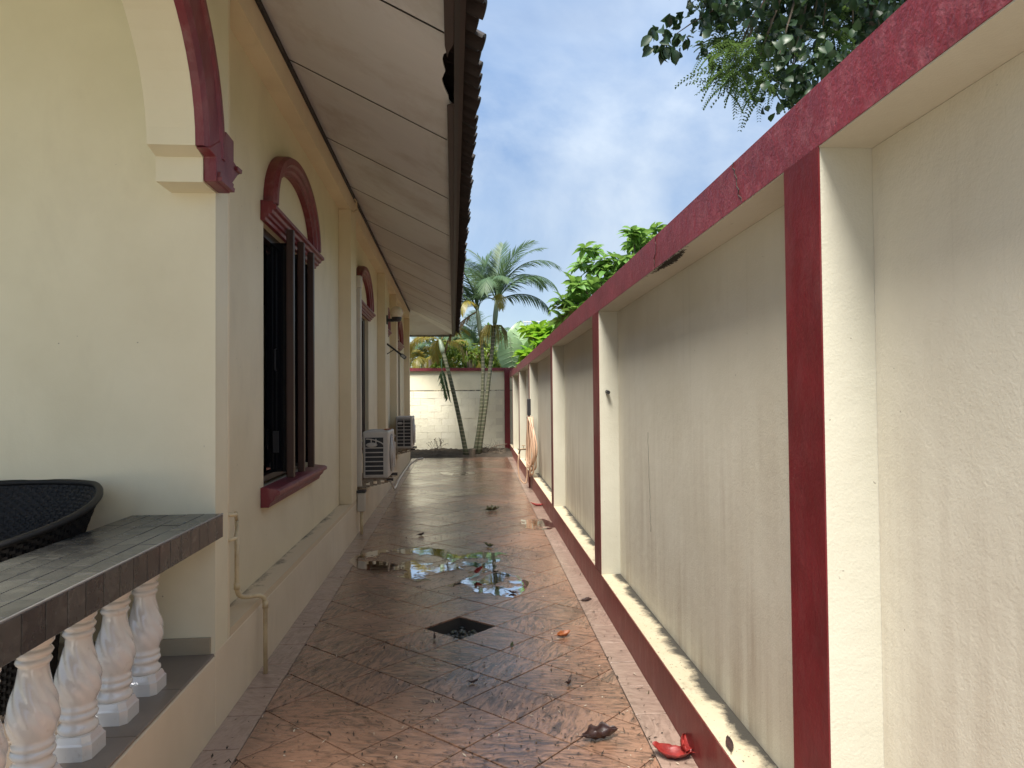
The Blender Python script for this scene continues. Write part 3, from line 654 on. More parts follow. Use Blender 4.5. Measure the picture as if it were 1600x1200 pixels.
# --- veranda: back wall, arches, floor
XI = XF-0.20
MB().box(-6.0, XF-0.0015, Y0+0.0005, Y0+0.18, 0.30, ZS0-0.1).build('veranda_wall', m_veranda, house)
ZFL = 0.355
MB().box(-6.0, XR, 0.95, Y0, -0.05, ZFL-0.012).build('veranda_slab', m_plinth, house)
vf = bpy.data.objects.new('veranda_floor', MB().box(-6.0, XF-0.012, 0.95, Y0-0.001, ZFL-0.0115, ZFL-0.004).mesh('veranda_floor', m_grout)); COL.objects.link(vf); vf.parent = house
for i in range(2):
    for j in range(5):
        xx1 = XF-0.004-i*0.4; yy0 = Y0-0.002-(j+1)*0.4
        MB().bbox(xx1-0.397, xx1, yy0+0.0015, yy0+0.3985, ZFL-0.012+0.0005, ZFL, 0.002).build('floor_tile', m_vtile, vf)
MB().box(-4.0, XF-0.02, Y0-0.014, Y0-0.0005, ZFL+0.001, ZFL+0.075).build('skirting', m_skirt, house)
AY, AZ, AR = 2.39, 2.50, 0.715
def archbay(yc):
    m_ = MB(); N = 28; top = ZS0+0.05; pts = []
    for i in range(N+1):
        t_ = math.pi*i/N; pts.append((yc-AR*math.cos(t_), AZ+0.10+ (AR*0.92)*math.sin(t_)))
    for i in range(N):
        (ya, za), (yb, zb_) = pts[i], pts[i+1]
        m_.add([(XF,ya,za),(XF,yb,zb_),(XF,yb,top),(XF,ya,top),(XI,ya,za),(XI,yb,zb_),(XI,yb,top),(XI,ya,top)], [(0,1,2,3),(5,4,7,6),(0,4,5,1),(3,2,6,7)])
    o = m_.build('arch_wall', m_veranda, house, fix=False)
    for sgn in (1, -1):
        e = lambda y: yc + sgn*(y-AY)
        poly = [(3.105,2.60),(3.105,ZS0+0.05),(3.3695,ZS0+0.05),(3.3695,2.47),(3.20,2.47),(3.20,2.58)]
        MB().prism_yz([(e(y),z) for y,z in poly], XI, XF-0.0007).build('impost', m_veranda, house)
        # maroon end piece of the trim
        tp = [(3.105,2.59),(3.205,2.585),(3.206,2.476),(3.40,2.478),(3.415,2.495),(3.40,2.51),(3.52,2.60),(3.545,2.612),(3.545,2.64),(3.46,2.65),(3.46,2.748),(3.35,2.752),(3.30,2.70)]
        if sgn < 0: tp = [(y if y < 3.36 else 3.36, z) for y, z in tp]
        MB().prism_yz([(e(y),z) for y,z in tp], XF-0.0003, XF+0.055).build('trim_end', m_trim, house, bevel=0.006)
        if sgn > 0:
            for (ya_, za_), (yb_, zb2_), o1, o2 in (((3.215,2.482),(3.40,2.484),0.0555,0.075),((3.225,2.506),(3.41,2.508),0.0555,0.067),((3.47,2.612),(3.54,2.616),0.0555,0.068)):
                MB().prism_yz([(e(ya_),za_),(e(yb_),zb2_),(e(yb_)+0.008,zb2_+0.02),(e(ya_)+0.004,za_+0.02)], XF+o1, XF+o2).build('trim_end_bead', m_trim, house)
    # arch trim
    prof = [(0.0,0.0),(0.0,0.035),(0.03,0.05),(0.16,0.05),(0.175,0.062),(0.205,0.062),(0.22,0.03),(0.22,0.0)]
    m_ = MB(); n = len(prof)
    for i in range(N+1):
        t_ = math.pi*i/N; ct, st = math.cos(t_), math.sin(t_)
        for rad, out in prof: m_.v.append((XF+0.0004+out, yc-(AR+rad)*ct, AZ+0.10+(AR*0.92+rad)*st))
    for i in range(N):
        for k in range(n): k2=(k+1)%n; m_.f.append((i*n+k,i*n+k2,(i+1)*n+k2,(i+1)*n+k))
    m_.f.append(tuple(range(n))); m_.f.append(tuple(N*n+k for k in range(n))[::-1])
    m_.build('arch_trim', m_trim, house)
archbay(AY)
MB().box(XI, XF, 1.10, 1.41, ZP-0.038, ZS0+0.05).build('veranda_pillar', m_frame, house)
MB().box(-6.0, XI-0.001, 1.0, Y0, 3.62, 3.66).build('veranda_ceiling', m_ceil, house)
# --- soffit panels sloping down to the eave
XE, ZE = 0.02, 3.25; YH = Y1+(XE-XF)
sl = (ZE-ZS0)/(XE-XF); zs = lambda x: ZS0+(x-XF)*sl
sof = bpy.data.objects.new('soffit', None); COL.objects.link(sof); sof.parent = house
def soffpanel(poly, zf=zs, th=0.012):
    n = len(poly); m_ = MB(); m_.add([(x,y,zf(x) if zf is zs else zf(y)) for x,y in poly]+[(x,y,(zf(x) if zf is zs else zf(y))+th) for x,y in poly],
        [tuple(range(n))[::-1], tuple(range(n,2*n))]+[(i,(i+1)%n,n+(i+1)%n,n+i) for i in range(n)])
    return m_.build('panel', m_soffit, sof)
xi = XF+0.006
js = [0.9]+[3.40+1.41*k for k in range(-1, 12)]
rg = random.Random(21)
for a, b in zip(js[:-1], js[1:]):
    a_, b_ = a+0.009, b-0.009
    if abs(a-3.40) < 0.01:       # the panel with the torn outer edge
        pts = [(xi,a_)] + [(XE-0.012, a_)] + [(XE-0.035-0.03*math.sin(math.pi*k/11)+rg.gauss(0,0.008), 3.5+0.66*k/11) for k in range(12)] + [(XE-0.012,4.2),(XE-0.012,b_),(xi,b_)]
        soffpanel(pts)
    elif b > Y1: soffpanel([(xi,a_),(XE-0.012,a_),(XE-0.012,YH-0.0145),(xi,Y1+0.0035)]); break
    else: soffpanel([(xi,a_),(XE-0.012,a_),(XE-0.012,b_),(xi,b_)])
for yj in js[1:-1]:
    m_ = MB(); V = [(x,y,zs(x)+dz_) for dz_ in (-0.003,-0.0004) for x,y in ((xi,yj-0.0055),(XE-0.052,yj-0.0055),(XE-0.052,yj+0.0055),(xi,yj+0.0055))]
    m_.add(V, [(3,2,1,0),(4,5,6,7),(0,1,5,4),(1,2,6,5),(2,3,7,6),(3,0,4,7)]); m_.build('joint_strip', m_fascia, sof)
zy = lambda y: ZS0+(y-Y1)*sl
ends = [-6.2,-5.0,-3.8,-2.6,-1.4]
for a, b in zip(ends[:-1], ends[1:]): soffpanel([(a+0.004,Y1+0.006),(b-0.004,Y1+0.006),(b-0.004,YH-0.012),(a+0.004,YH-0.012)], zy)
soffpanel([(-1.396,Y1+0.006),(XF+0.004,Y1+0.006),(XE-0.0145,YH-0.012),(-1.396,YH-0.012)], zy)
MB().box(XF-0.005, XF+0.012, 0.85, Y1+0.012, ZS0-0.045, ZS0-0.006).build('wall_bead', m_fascia, house)
MB().box(-6.2, XF+0.012, Y1+0.001, Y1+0.018, ZS0-0.045, ZS0-0.006).build('wall_bead', m_fascia, house)
# eave trim boards, fascia
zt = ZE-0.006
tb = MB(); tb.prism_xy([(XE-0.05,0.85),(XE-0.006,0.85),(XE-0.006,3.42),(XE-0.03,3.50),(XE-0.038,3.56),(XE-0.05,3.44)], zt-0.012, zt); tb.build('trim_board', m_btrim, house)
MB().prism_xy([(XE-0.045,4.16),(XE-0.006,4.13),(XE-0.006,YH-0.006),(XE-0.045,YH-0.045)], zt-0.012, zt).build('trim_board', m_btrim, house)
MB().box(-6.2, XE-0.005, YH-0.045, YH-0.004, zt-0.012, zt-0.0005).build('trim_board', m_btrim, house)
MB().box(XE-0.004, XE+0.022, 0.85, YH+0.022, ZE-0.02, ZE+0.13).build('fascia', m_fascia, house)
MB().box(-6.2, XE-0.005, YH-0.003, YH+0.022, ZE-0.02, ZE+0.13).build('fascia', m_fascia, house)
MB().box(XE+0.0225, XE+0.05, 0.85, YH+0.05, ZE+0.05, ZE+0.125).build('gutter_board', m_btrim, house)
# roof slab and tile courses
roof = bpy.data.objects.new('roof', None); COL.objects.link(roof); roof.parent = house
XRG = -3.6
zr = lambda x: ZE+0.145+(XE-x)*(-sl)
rm = MB()
rm.add([(XE+0.03,0.85,zr(XE+0.03)),(XE+0.03,YH,zr(XE+0.03)),(XRG,YH-(XE-XRG),zr(XRG)),(XRG,0.85,zr(XRG))], [(0,1,2,3)])
rm.add([(XE+0.03,YH,zr(XE+0.03)),(-7.2,YH,zr(XE+0.03)),(XRG,YH-(XE-XRG),zr(XRG))], [(0,1,2)])
rm.add([(-7.2,0.85,zr(XE+0.03)),(-7.2,YH,zr(XE+0.03)),(XRG,YH-(XE-XRG),zr(XRG)),(XRG,0.85,zr(XRG))], [(0,1,2,3)])
rm.build('roof_deck', m_roof, roof, fix=False)
# one curved tile: rounded barrel 0.15 wide, thick lip at the eave
tm = MB(); PW = 0.15; N = 8; ring = []
for xx, lift in ((0.0, 0.0), (0.42, 0.0)):
    for th in (0.0, 0.016):
        ring.append([(-xx, -PW/2+PW*i/N, lift + th + 0.038*max(0.0, math.sin(math.pi*i/N))**0.8) for i in range(N+1)])
for r_ in ring: tm.v += r_
o_ = N+1
for i in range(N):
    tm.f += [(i,i+1,2*o_+i+1,2*o_+i), (o_+i,3*o_+i,3*o_+i+1,o_+i+1), (i,o_+i,o_+i+1,i+1), (2*o_+i,2*o_+i+1,3*o_+i+1,3*o_+i)]
tm.f += [(0,2*o_,3*o_,o_),(N,o_+N,3*o_+N,2*o_+N)]
tile_r = tm.mesh('roof_tile', m_roof)
ang = math.atan(-sl); k = 0; y = 0.9
rg = random.Random(31)
while y < YH:
    dx = rg.gauss(0, 0.006); dz = rg.gauss(0,0.004)
    if abs(y-3.42) < 0.07: dx -= 0.035; dz += 0.02
    place('tile', tile_r, (XE+0.135+dx, y, zr(XE+0.135)-0.006+dz), roof, (rg.gauss(0,0.02), ang+rg.gauss(0,0.02), rg.gauss(0,0.02)))
    y += PW
up = MB()
y = 0.9
while y < YH-0.5:
    for i in range(N):
        a0_ = -PW/2+PW*i/N; a1_ = a0_+PW/N; h0 = 0.038*math.sin(math.pi*i/N)**0.8 if i else 0; h1 = 0.038*max(0.0,math.sin(math.pi*(i+1)/N))**0.8
        x0_, x1_ = XE-0.24, -2.6
        up.add([(x0_,y+a0_,zr(x0_)+0.01+h0),(x0_,y+a1_,zr(x0_)+0.01+h1),(x1_,y+a1_,zr(x1_)+0.01+h1),(x1_,y+a0_,zr(x1_)+0.01+h0)], [(0,1,2,3)])
    y += PW
    if y > YH-2.6: break
tag(up.build('upper_tiles', m_roof, roof, fix=False), kind='stuff')
# small bent strap under the eave beside the second pilaster
a = Vector((XF+0.01, 7.95, ZS0-0.05)); MB().tube([a, a+Vector((0.02,0.02,-0.02)), a+Vector((0.02,0.03,-0.12)), a+Vector((0.0,-0.08,-0.17)), a+Vector((-0.012,-0.14,-0.17))], 0.01, 6).build('strap', m_pvc, house)

# ================================================================== BALUSTRADE
bal = thing('balustrade', 'white glazed twisted balusters under a charcoal tiled ledge on the veranda', 'balustrade', (0,0,0))
XL0, XL1, ZL0, ZL1 = -1.055, -1.458, 0.886, 0.992
led = bpy.data.objects.new('ledge', MB().box(XL1, XL0-0.006, 1.402, Y0-0.002, ZL0+0.002, ZL1-0.006).mesh('ledge', m_cgrout)); COL.objects.link(led); led.parent = bal
rg = random.Random(13)
y = Y0-0.004
k = 0
while y > 1.45:                                   # front row of upright tiles
    wd = 0.105 if k % 3 else 0.095
    MB().bbox(XL0-0.0055, XL0, y-wd+0.002, y-0.002, ZL0, ZL1-0.004, 0.0015).build('tile', m_ctile, led); y -= wd; k += 1
rows = [(-1.0635,-1.135,0.27),(-1.135,-1.215,0.20),(-1.215,-1.295,0.27),(-1.295,-1.375,0.22),(-1.375,-1.457,0.27)]
MB().bbox(-1.0630, -1.0545, 1.45, Y0-0.004, ZL1-0.0038, ZL1+0.0015, 0.001).build('edge_strip', m_estrip, bal)
for q_, (xa_, xb_, ln) in enumerate(rows):
    y = Y0-0.004-(ln*0.5 if q_ % 2 else 0)
    if q_ % 2: MB().bbox(xb_+0.0015, xa_-0.0015, y+0.0015, Y0-0.005, ZL1-0.0065, ZL1+rg.uniform(-0.0008,0.0008), 0.0015).build('tile', m_ctile, led)
    while y > 1.45:
        l_ = ln*rg.choice((1.0,1.0,0.6)); MB().bbox(xb_+0.0015, xa_-0.0015, y-l_+0.0015, y-0.0015, ZL1-0.0065, ZL1+rg.uniform(-0.0008,0.0008), 0.0015).build('tile', m_ctile, led); y -= l_
HBAL = ZL0-ZFL
prof = [(0.060,0.085),(0.068,0.092),(0.070,0.104),(0.066,0.114),(0.058,0.120),(0.057,0.134),(0.066,0.141),(0.069,0.151),(0.065,0.160),(0.058,0.164),(0.066,0.172),(0.064,0.184)]
for i in range(23):
    t_ = i/22; z = 0.190+t_*0.243
    if t_ < 0.32: r_ = 0.060+0.019*math.sin(math.pi*0.5*t_/0.32)
    else: u_ = (t_-0.32)/0.68; r_ = 0.079-0.033*(u_*u_*(3-2*u_))
    prof.append((r_, z))
prof += [(0.046,0.438),(0.052,0.444),(0.056,0.452),(0.052,0.461),(0.047,0.465),(0.055,0.472),(0.060,0.482),(0.055,0.492),(0.048,0.497),(0.055,0.504),(0.062,0.514),(0.062,HBAL)]
def flute(a, z, i):
    if i < 12 or i > 34: return 1.0
    t_ = (z/0.87-0.190)/0.243; amp = 0.11*math.sin(math.pi*max(0,min(1,t_)))**0.6
    return 1.0 + amp*(abs(math.cos(4*(a + 2.4*t_)))-0.66)
prof = [(r_*0.86, z_*0.87 if z_ < 0.52 else z_) for r_, z_ in prof]
bal_me = MB().lathe(prof, 64, (0,0,0), flute).mesh('baluster', m_ceramic, smooth=True)
bb = MB(); s0, s1 = 0.066, 0.055; c8 = lambda s_: [(s_,s_-0.02),(s_-0.02,s_),(-s_+0.02,s_),(-s_,s_-0.02),(-s_,-s_+0.02),(-s_+0.02,-s_),(s_-0.02,-s_),(s_,-s_+0.02)]
for s_, z in ((s0,0.0005),(s0,0.048),(s0-0.005,0.054),(s1,0.073),(s1-0.006,0.0765)): bb.v += [(a,b,z) for a,b in c8(s_)]
for i in range(4):
    for k in range(8): k2=(k+1)%8; bb.f.append((i*8+k,i*8+k2,(i+1)*8+k2,(i+1)*8+k))
bb.f.append(tuple(range(8))[::-1]); bb.f.append(tuple(32+k for k in range(8)))
base_me = bb.mesh('base', m_ceramic)
for k in range(6):
    y = 2.97-0.252*k
    b_ = place('baluster', bal_me, (-1.235, y, ZFL), bal, (0,0,k*0.37)); place('base', base_me, (0,0,0), b_, (0,0,-k*0.37))

# ================================================================== WICKER CHAIR
CX, CY = -1.865, 2.92
ch = thing('wicker_chair', 'black woven wicker armchair with curved back behind the charcoal ledge', 'chair', (CX, CY, ZFL))
def rim(a):      # a measured from the middle of the back, height of the rim
    t_ = abs(a)/R(150); return 0.785 - 0.165*max(0, (t_-0.28)/0.72)**1.1
def shell(a, z, off=0.0):
    flare = 0.30+0.17*(z/0.8)**2+off
    return (flare*math.sin(a)*0.98, flare*math.cos(a)*0.98 - (0.05 if abs(a) > R(90) else 0.05*abs(math.sin(a))**3), z)
AMAX = R(150); NS = 96; NRW = 46
wv = MB()
for k in range(NRW):
    f_ = 0.06+0.93*k/(NRW-1)
    V = []; 
    for i in range(NS+1):
        a = -AMAX+2*AMAX*i/NS; z = rim(a)*f_; off = 0.006*(1 if (i+k) % 2 else -1)
        p0 = shell(a, z-0.0062, off); p1 = shell(a, z+0.0062, off); p2 = shell(a, z+0.004, off-0.006); p3 = shell(a, z-0.004, off-0.006)
        V += [p0, p1, p2, p3]
    Fc = []
    for i in range(NS):
        for q_ in range(4): q2=(q_+1)%4; Fc.append((i*4+q_,i*4+q2,(i+1)*4+q2,(i+1)*4+q_))
    wv.add(V, Fc)
for i in range(0, NS+1):
    a = -AMAX+2*AMAX*i/NS
    wv.tube([shell(a, rim(a)*t_, -0.003) for t_ in (0.04,0.3,0.55,0.8,1.0)], 0.004, 4)
tag(wv.build('weave', m_wicker, ch), kind='stuff')
sh = MB(); NV = 12
for i in range(NS+1):
    a = -AMAX+2*AMAX*i/NS
    sh.v += [shell(a, rim(a)*(0.05+0.95*j/NV), -0.004) for j in range(NV+1)]
for i in range(NS):
    for j in range(NV): q_ = i*(NV+1)+j; sh.f.append((q_,q_+1,q_+NV+2,q_+NV+1))
sh.build('shell', m_wicker, ch, smooth=True, fix=False)
MB().tube([shell(-AMAX+2*AMAX*i/60, rim(-AMAX+2*AMAX*i/60)+0.008, 0.0) for i in range(61)], 0.014, 10).build('rim', m_wicker, ch, smooth=True)
se = MB(); se.lathe([(0.30,0.36),(0.325,0.38),(0.325,0.43),(0.30,0.455),(0.2,0.46)], 28); se.build('seat', m_cushion, ch, smooth=True, loc=(0,-0.04,0))
for sx in (-1,1):
    for sy in (-1,1): MB().tube([(sx*0.2,sy*0.2-0.05,0.001),(sx*0.21,sy*0.21-0.05,0.37)], [0.016,0.02], 8).build('leg', m_wicker, ch)

# ================================================================== FIXTURES ON THE HOUSE
wp = thing('water_pipe', 'cream plastic pipe bending over the plinth near the veranda corner', 'pipe', (0,0,0))
def bend(pts, r_=0.05, n=5):
    pts = [Vector(p) for p in pts]; out = [pts[0]]
    for i in range(1, len(pts)-1):
        a, b, c = pts[i-1], pts[i], pts[i+1]; ra = min(r_, (a-b).length*0.45, (c-b).length*0.45)
        p0 = b+(a-b).normalized()*ra; p1 = b+(c-b).normalized()*ra
        for k in range(n+1): t_ = k/n; out.append((1-t_)**2*p0+2*t_*(1-t_)*b+t_*t_*p1)
    return out+[pts[-1]]
yb = 4.06; xo_ = XF+0.045; xi_ = XR+0.06
MB().tube(bend([(xi_,3.93,0.80),(xi_,3.93,0.455),(xo_,yb,0.435),(xo_,yb,0.001)], 0.055), 0.0125, 10).build('pipe', m_pvc, wp, smooth=True)
MB().tube([(xo_,yb,0.36),(xo_,yb,0.40)], 0.0165, 10).build('coupling', m_pvc, wp, smooth=True)
MB().tube([(xi_,3.93,0.50),(xi_,3.93,0.535)], 0.0165, 10).build('coupling', m_pvc, wp, smooth=True)
MB().tube(bend([(XF-0.004,3.56,0.955),(XF+0.02,3.62,0.945),(XF-0.04,3.80,0.93),(xi_,3.93,0.86),(xi_,3.93,0.79)], 0.05), 0.010, 8).build('loop', m_pvc, wp, smooth=True)
MB().tube(bend([(XF-0.004,3.56,0.832),(XF+0.02,3.60,0.832),(XF-0.03,3.80,0.84),(xi_,3.93,0.88)], 0.04), 0.010, 8).build('loop', m_pvc, wp, smooth=True)

du = thing('pipe_duct', 'beige plastic duct with elbow running up beside the near air conditioner', 'duct', (0,0,0))
MB().bbox(XR+0.05, XF+0.045, 8.20, 8.27, 0.53, 2.86, 0.008).build('channel', m_duct, du)
MB().bbox(XR+0.045, XF+0.055, 8.185, 8.29, 2.80, 2.94, 0.012).build('elbow', m_duct, du)
MB().bbox(XR+0.001, XF-0.01, 8.30, 8.68, 2.845, 2.925, 0.012).build('elbow_arm', m_duct, du)
jb = thing('drain_box', 'small beige plastic box with down pipe below the near air conditioner bracket', 'box', (XF+0.05, 8.16, 0))
MB().bbox(-0.045, 0.045, -0.05, 0.05, 0.26, 0.47, 0.01).build('body', m_duct, jb); MB().bbox(-0.05, 0.05, -0.055, 0.055, 0.471, 0.50, 0.006).build('lid', m_iron, jb)
MB().tube([(0,0,0.002),(0,0,0.262)], 0.018, 10).build('down_pipe', m_pvc, jb, smooth=True)

def aircon(y0, z0, label, grid, H_=0.545, Wd=0.30, Ln=0.80):
    X0 = -1.06 if not grid else -1.055
    t_ = thing('air_conditioner', label, 'air conditioner', (X0, y0, z0), 'air conditioners on the house wall')
    MB().bbox(0, Wd, 0.012, Ln, 0, H_, 0.012).build('casing', m_ac, t_)
    MB().box(0.03, Wd-0.06 if not grid else Wd-0.03, 0.006, 0.0115, 0.03, H_-0.07 if not grid else H_-0.04).build('fin_block', m_acdark, t_)
    xr = Wd-0.06 if not grid else Wd-0.03
    nb = 7 if not grid else 9
    zt_ = (H_-0.19) if not grid else H_-0.06
    for k in range(nb):
        z = 0.035+(zt_-0.035)*k/(nb-1); MB().bbox(0.022, xr+0.008, 0.0, 0.0055, z-0.006, z+0.006, 0.002).build('slat', m_ac, t_)
    for x in ([0.024, xr+0.006] if not grid else [0.024, 0.5*(0.024+xr+0.006), xr+0.006]): MB().bbox(x-0.006, x+0.006, -0.004, -0.0003, 0.02, H_-0.045, 0.0015).build('grille_bar', m_ac, t_)
    if not grid:
        a_ = [(0.04+(xr-0.03)*i/14, H_-0.16+0.075*math.sin(math.pi*0.5*(1+i/14))**0.7) for i in range(15)]
        MB().tube([(x,-0.002,z) for x,z in a_], 0.007, 6).build('grille_arc', m_ac, t_)
        for x in (0.10, 0.155): MB().box(x-0.006, x+0.006, -0.003, 0.0055, H_-0.165, H_-0.085).build('grille_rib', m_ac, t_)
        bd = MB(); bd.lathe([(0.062,0.0),(0.066,0.004),(0.06,0.012),(0.045,0.014)], 24); o = bd.build('badge', m_ac, t_, smooth=True, loc=(0.105, 0.004, H_-0.155)); o.rotation_euler = (R(90),0,0); o.scale = (1.0,0.42,1.0)
    else:
        MB().bbox(0.045, 0.115, -0.009, -0.0045, H_-0.14, H_-0.10, 0.003).build('badge', m_ac, t_)
    # front with the fan grille, facing the path
    fr_ = MB(); r_ = H_*0.42
    for q_ in range(7):
        rq = r_*(1-q_*0.13); fr_.tube([(Wd+0.012+0.012*(1-(rq/r_)**2), Ln*0.46+rq*math.cos(2*math.pi*i/36), H_*0.5+rq*math.sin(2*math.pi*i/36)) for i in range(37)], 0.0045, 5, cap=False)
    for q_ in range(8):
        a = math.pi*q_/8; fr_.tube([(Wd+0.012,Ln*0.46-r_*math.cos(a),H_*0.5-r_*math.sin(a)),(Wd+0.024,Ln*0.46,H_*0.5),(Wd+0.012,Ln*0.46+r_*math.cos(a),H_*0.5+r_*math.sin(a))], 0.004, 5)
    fr_.build('fan_grille', m_ac, t_)
    fb = MB(); fb.lathe([(r_*0.98,0.0),(r_*0.98,0.004)], 36); o = fb.build('fan_well', m_acdark, t_, loc=(Wd+0.0005, Ln*0.46, H_*0.5)); o.rotation_euler = (0,R(90),0)
    MB().bbox(Wd-0.01, Wd+0.02, Ln*0.86, Ln-0.02, 0.06, H_*0.7, 0.006).build('valve_cover', m_ac, t_)
    for yy in (0.06, Ln-0.12):       # perforated brackets
        wallx = XF-X0 if yy < 1 else 0
        br = MB(); L_ = Wd+0.05; wx = XR-X0 if not (pil[1][0] < y0+yy < pil[1][1]) else XF-X0
        zt2 = -0.006
        br.box(wx+0.001, L_, yy, yy+0.05, zt2-0.006, zt2)
        # side web as a tapering strip with lens shaped holes
        n = 6; x0_ = wx+0.001
        for k in range(n):
            xa_ = x0_+(L_-x0_)*k/n; xb_ = x0_+(L_-x0_)*(k+1)/n; xm0, xm1 = xa_+(xb_-xa_)*0.25, xa_+(xb_-xa_)*0.75
            d0 = 0.115*(1-k/n)+0.03; d1 = 0.115*(1-(k+1)/n)+0.03; dm = (d0+d1)/2
            def strip(xa2, xb2, za, zb2, zc, zd): br.add([(xa2,yy,za),(xb2,yy,zb2),(xb2,yy,zc),(xa2,yy,zd),(xa2,yy+0.005,za),(xb2,yy+0.005,zb2),(xb2,yy+0.005,zc),(xa2,yy+0.005,zd)], [(0,1,2,3),(7,6,5,4),(0,4,5,1),(1,5,6,2),(2,6,7,3),(3,7,4,0)])
            T = zt2-0.0065
            strip(xa_, xm0, T, T, T-d0, T-d0); strip(xm1, xb_, T, T, T-d1, T-d1)
            strip(xm0, xm1, T, T, T-dm*0.33, T-dm*0.33); strip(xm0, xm1, T-dm*0.72, T-dm*0.72, T-dm, T-dm)
        br.build('bracket', m_brkt, t_)
        MB().bbox(Wd-0.03, Wd+0.045, yy-0.004, yy+0.054, zt2-0.03, zt2-0.0062, 0.004).build('rubber_foot', m_iron, t_)
    return t_
aircon(8.42, 0.60, 'beige air conditioner unit on perforated bracket nearest the camera', False)
aircon(13.15, 0.63, 'smaller looking beige air conditioner farther along, its side grille in two columns', True, 0.585)
# dead leaf on the near unit
lf = MB(); lf.add([(0,0,0),(0.03,0.01,0.012),(0.06,0,0.006),(0.03,-0.012,0.004)], [(0,1,2,3)])

wlm = thing('wall_lamp', 'round globe wall lamp on black base high on the house wall', 'lamp', (XF, 11.85, 2.9))
MB().lathe([(0.0001,-0.108)]+[(0.108*math.sin(math.pi*i/18), -0.108*math.cos(math.pi*i/18)) for i in range(1,18)]+[(0.0001,0.108)], 28).build('globe', m_globe, wlm, smooth=True, loc=(0.165,0,0.065))
MB().lathe([(0.05,-0.10),(0.075,-0.085),(0.085,-0.04),(0.07,-0.02)], 20).build('gallery', m_iron, wlm, smooth=True, loc=(0.165,0,0.02))
MB().bbox(0.001, 0.12, -0.025, 0.025, -0.085, -0.035, 0.006).build('arm', m_iron, wlm)
MB().bbox(0.0005, 0.02, -0.05, 0.05, -0.13, 0.02, 0.005).build('wall_plate', m_iron, wlm)
fl = thing('flood_lamp', 'thin black slanting arm lamp on the wall under the globe lamp', 'lamp', (XF, 11.87, 2.45))
MB().tube([(0.001,0,0.0),(0.26,0,-0.20)], 0.016, 8).build('arm', m_iron, fl); MB().tube([(0.001,0,-0.17),(0.12,0,-0.095)], 0.008, 6).build('stay', m_iron, fl)
o = MB().bbox(-0.05, 0.05, -0.05, 0.05, -0.03, 0.03, 0.008).build('head', m_iron, fl, loc=(0.27,0,-0.21)); o.rotation_euler = (0,R(38),0)
o = MB().bbox(-0.035, 0.035, -0.054, -0.0505, -0.018, 0.018, 0.001).build('lens', m_steel, fl, loc=(0.27,0,-0.21)); o.rotation_euler = (0,R(38),0)
rg = random.Random(17)
cp = thing('refrigerant_pipe', 'lumpy grey wrapped pipe running down the wall to the far air conditioner', 'pipe', (0,0,0))
pts = [(XR+0.05, 12.62+rg.gauss(0,0.006), 2.3-0.08*i) for i in range(17)]
MB().tube(pts+[(XR+0.07,12.8,0.92),(XR+0.15,13.1,0.86)], [0.026+rg.gauss(0,0.003) for _ in range(19)], 8).build('sleeve', m_duct, cp, smooth=True)
hs = thing('drain_hose', 'white drain hose lying along the foot of the house plinth', 'hose', (0,0,0))
pp = [(-0.80,8.72,0.555),(-0.81,9.3,0.46),(-0.86,10.2,0.30),(-0.93,11.2,0.13),(-0.99,12.3,0.03),(-1.03,13.5,0.016),(-1.04,15.5,0.016),(-1.03,17.0,0.016),(-0.94,18.2,0.016),(-0.80,18.6,0.016)]
MB().tube(bend(pp, 0.4), 0.014, 8).build('tube', m_whose, hs, smooth=True)

# ================================================================== HOSE AND TAP ON THE BOUNDARY WALL
tp = thing('standpipe', 'dark maroon standpipe with small brass tap by the far boundary wall', 'pipe', (0,0,0))
sx_, sy_ = XW(12.1)-0.03, 12.1
MB().tube([(sx_,sy_,0.001),(sx_,sy_,1.30)], 0.017, 8).build('pipe', m_rpipe, tp, smooth=True)
MB().tube(bend([(sx_,sy_,0.66),(sx_-0.06,sy_,0.66),(sx_-0.16,sy_,0.66),(sx_-0.18,sy_,0.58)], 0.03), 0.014, 8).build('tap', m_brass, tp, smooth=True)
MB().tube([(sx_-0.10,sy_,0.665),(sx_-0.10,sy_,0.72)], 0.006, 6).build('tap_stem', m_brass, tp); MB().tube([(sx_-0.13,sy_,0.722),(sx_-0.07,sy_,0.722)], 0.008, 6).build('tap_handle', m_brass, tp)
MB().bbox(sx_-0.03, sx_+0.028, sy_-0.04, sy_+0.04, 1.24, 1.52, 0.006).build('sleeve', m_iron, tp)
gh = thing('garden_hose', 'coiled tan garden hose hanging from the standpipe on the boundary wall', 'hose', (0,0,0))
pts = []; rg = random.Random(6); NT = 9
hu = Vector((0.125, -0.78, 0)).normalized(); hc = Vector((XW(11.75)+0.01, 11.75, 0))
for i in range(NT*24+1):
    a = 2*math.pi*i/24; tn = i/24.0; kk = int(tn)
    ry = 0.10+0.34*((kk*37) % 10)/10; rz = 0.36+0.14*((kk*53) % 10)/10
    wob = (1-math.cos(a))*0.5; off_ = ry*math.sin(a)*(0.25+0.75*wob) + 0.10*((kk*29) % 7)/7*wob
    q_ = hc + hu*off_
    pts.append((q_.x-0.02-0.012*((kk*3) % 5)-0.015*math.sin(a*2+kk), q_.y, 1.21-rz+rz*math.cos(a)))
MB().tube(pts, 0.0125, 7).build('coil', m_hose, gh, smooth=True)
pp = [(sx_-0.18,sy_,0.585),(sx_-0.20,sy_,0.40),(sx_-0.18,sy_-0.05,0.16),(sx_-0.08,sy_-0.1,0.06),(sx_-0.045,sy_-0.06,0.2),(sx_-0.05,sy_-0.04,0.5)]
MB().tube(bend(pp, 0.14), 0.0125, 7).build('lead', m_hose, gh, smooth=True)
MB().bbox(hc.x-0.07, sx_+0.02, 11.72, 12.12, 1.185, 1.205, 0.006).build('hook', m_iron, gh)

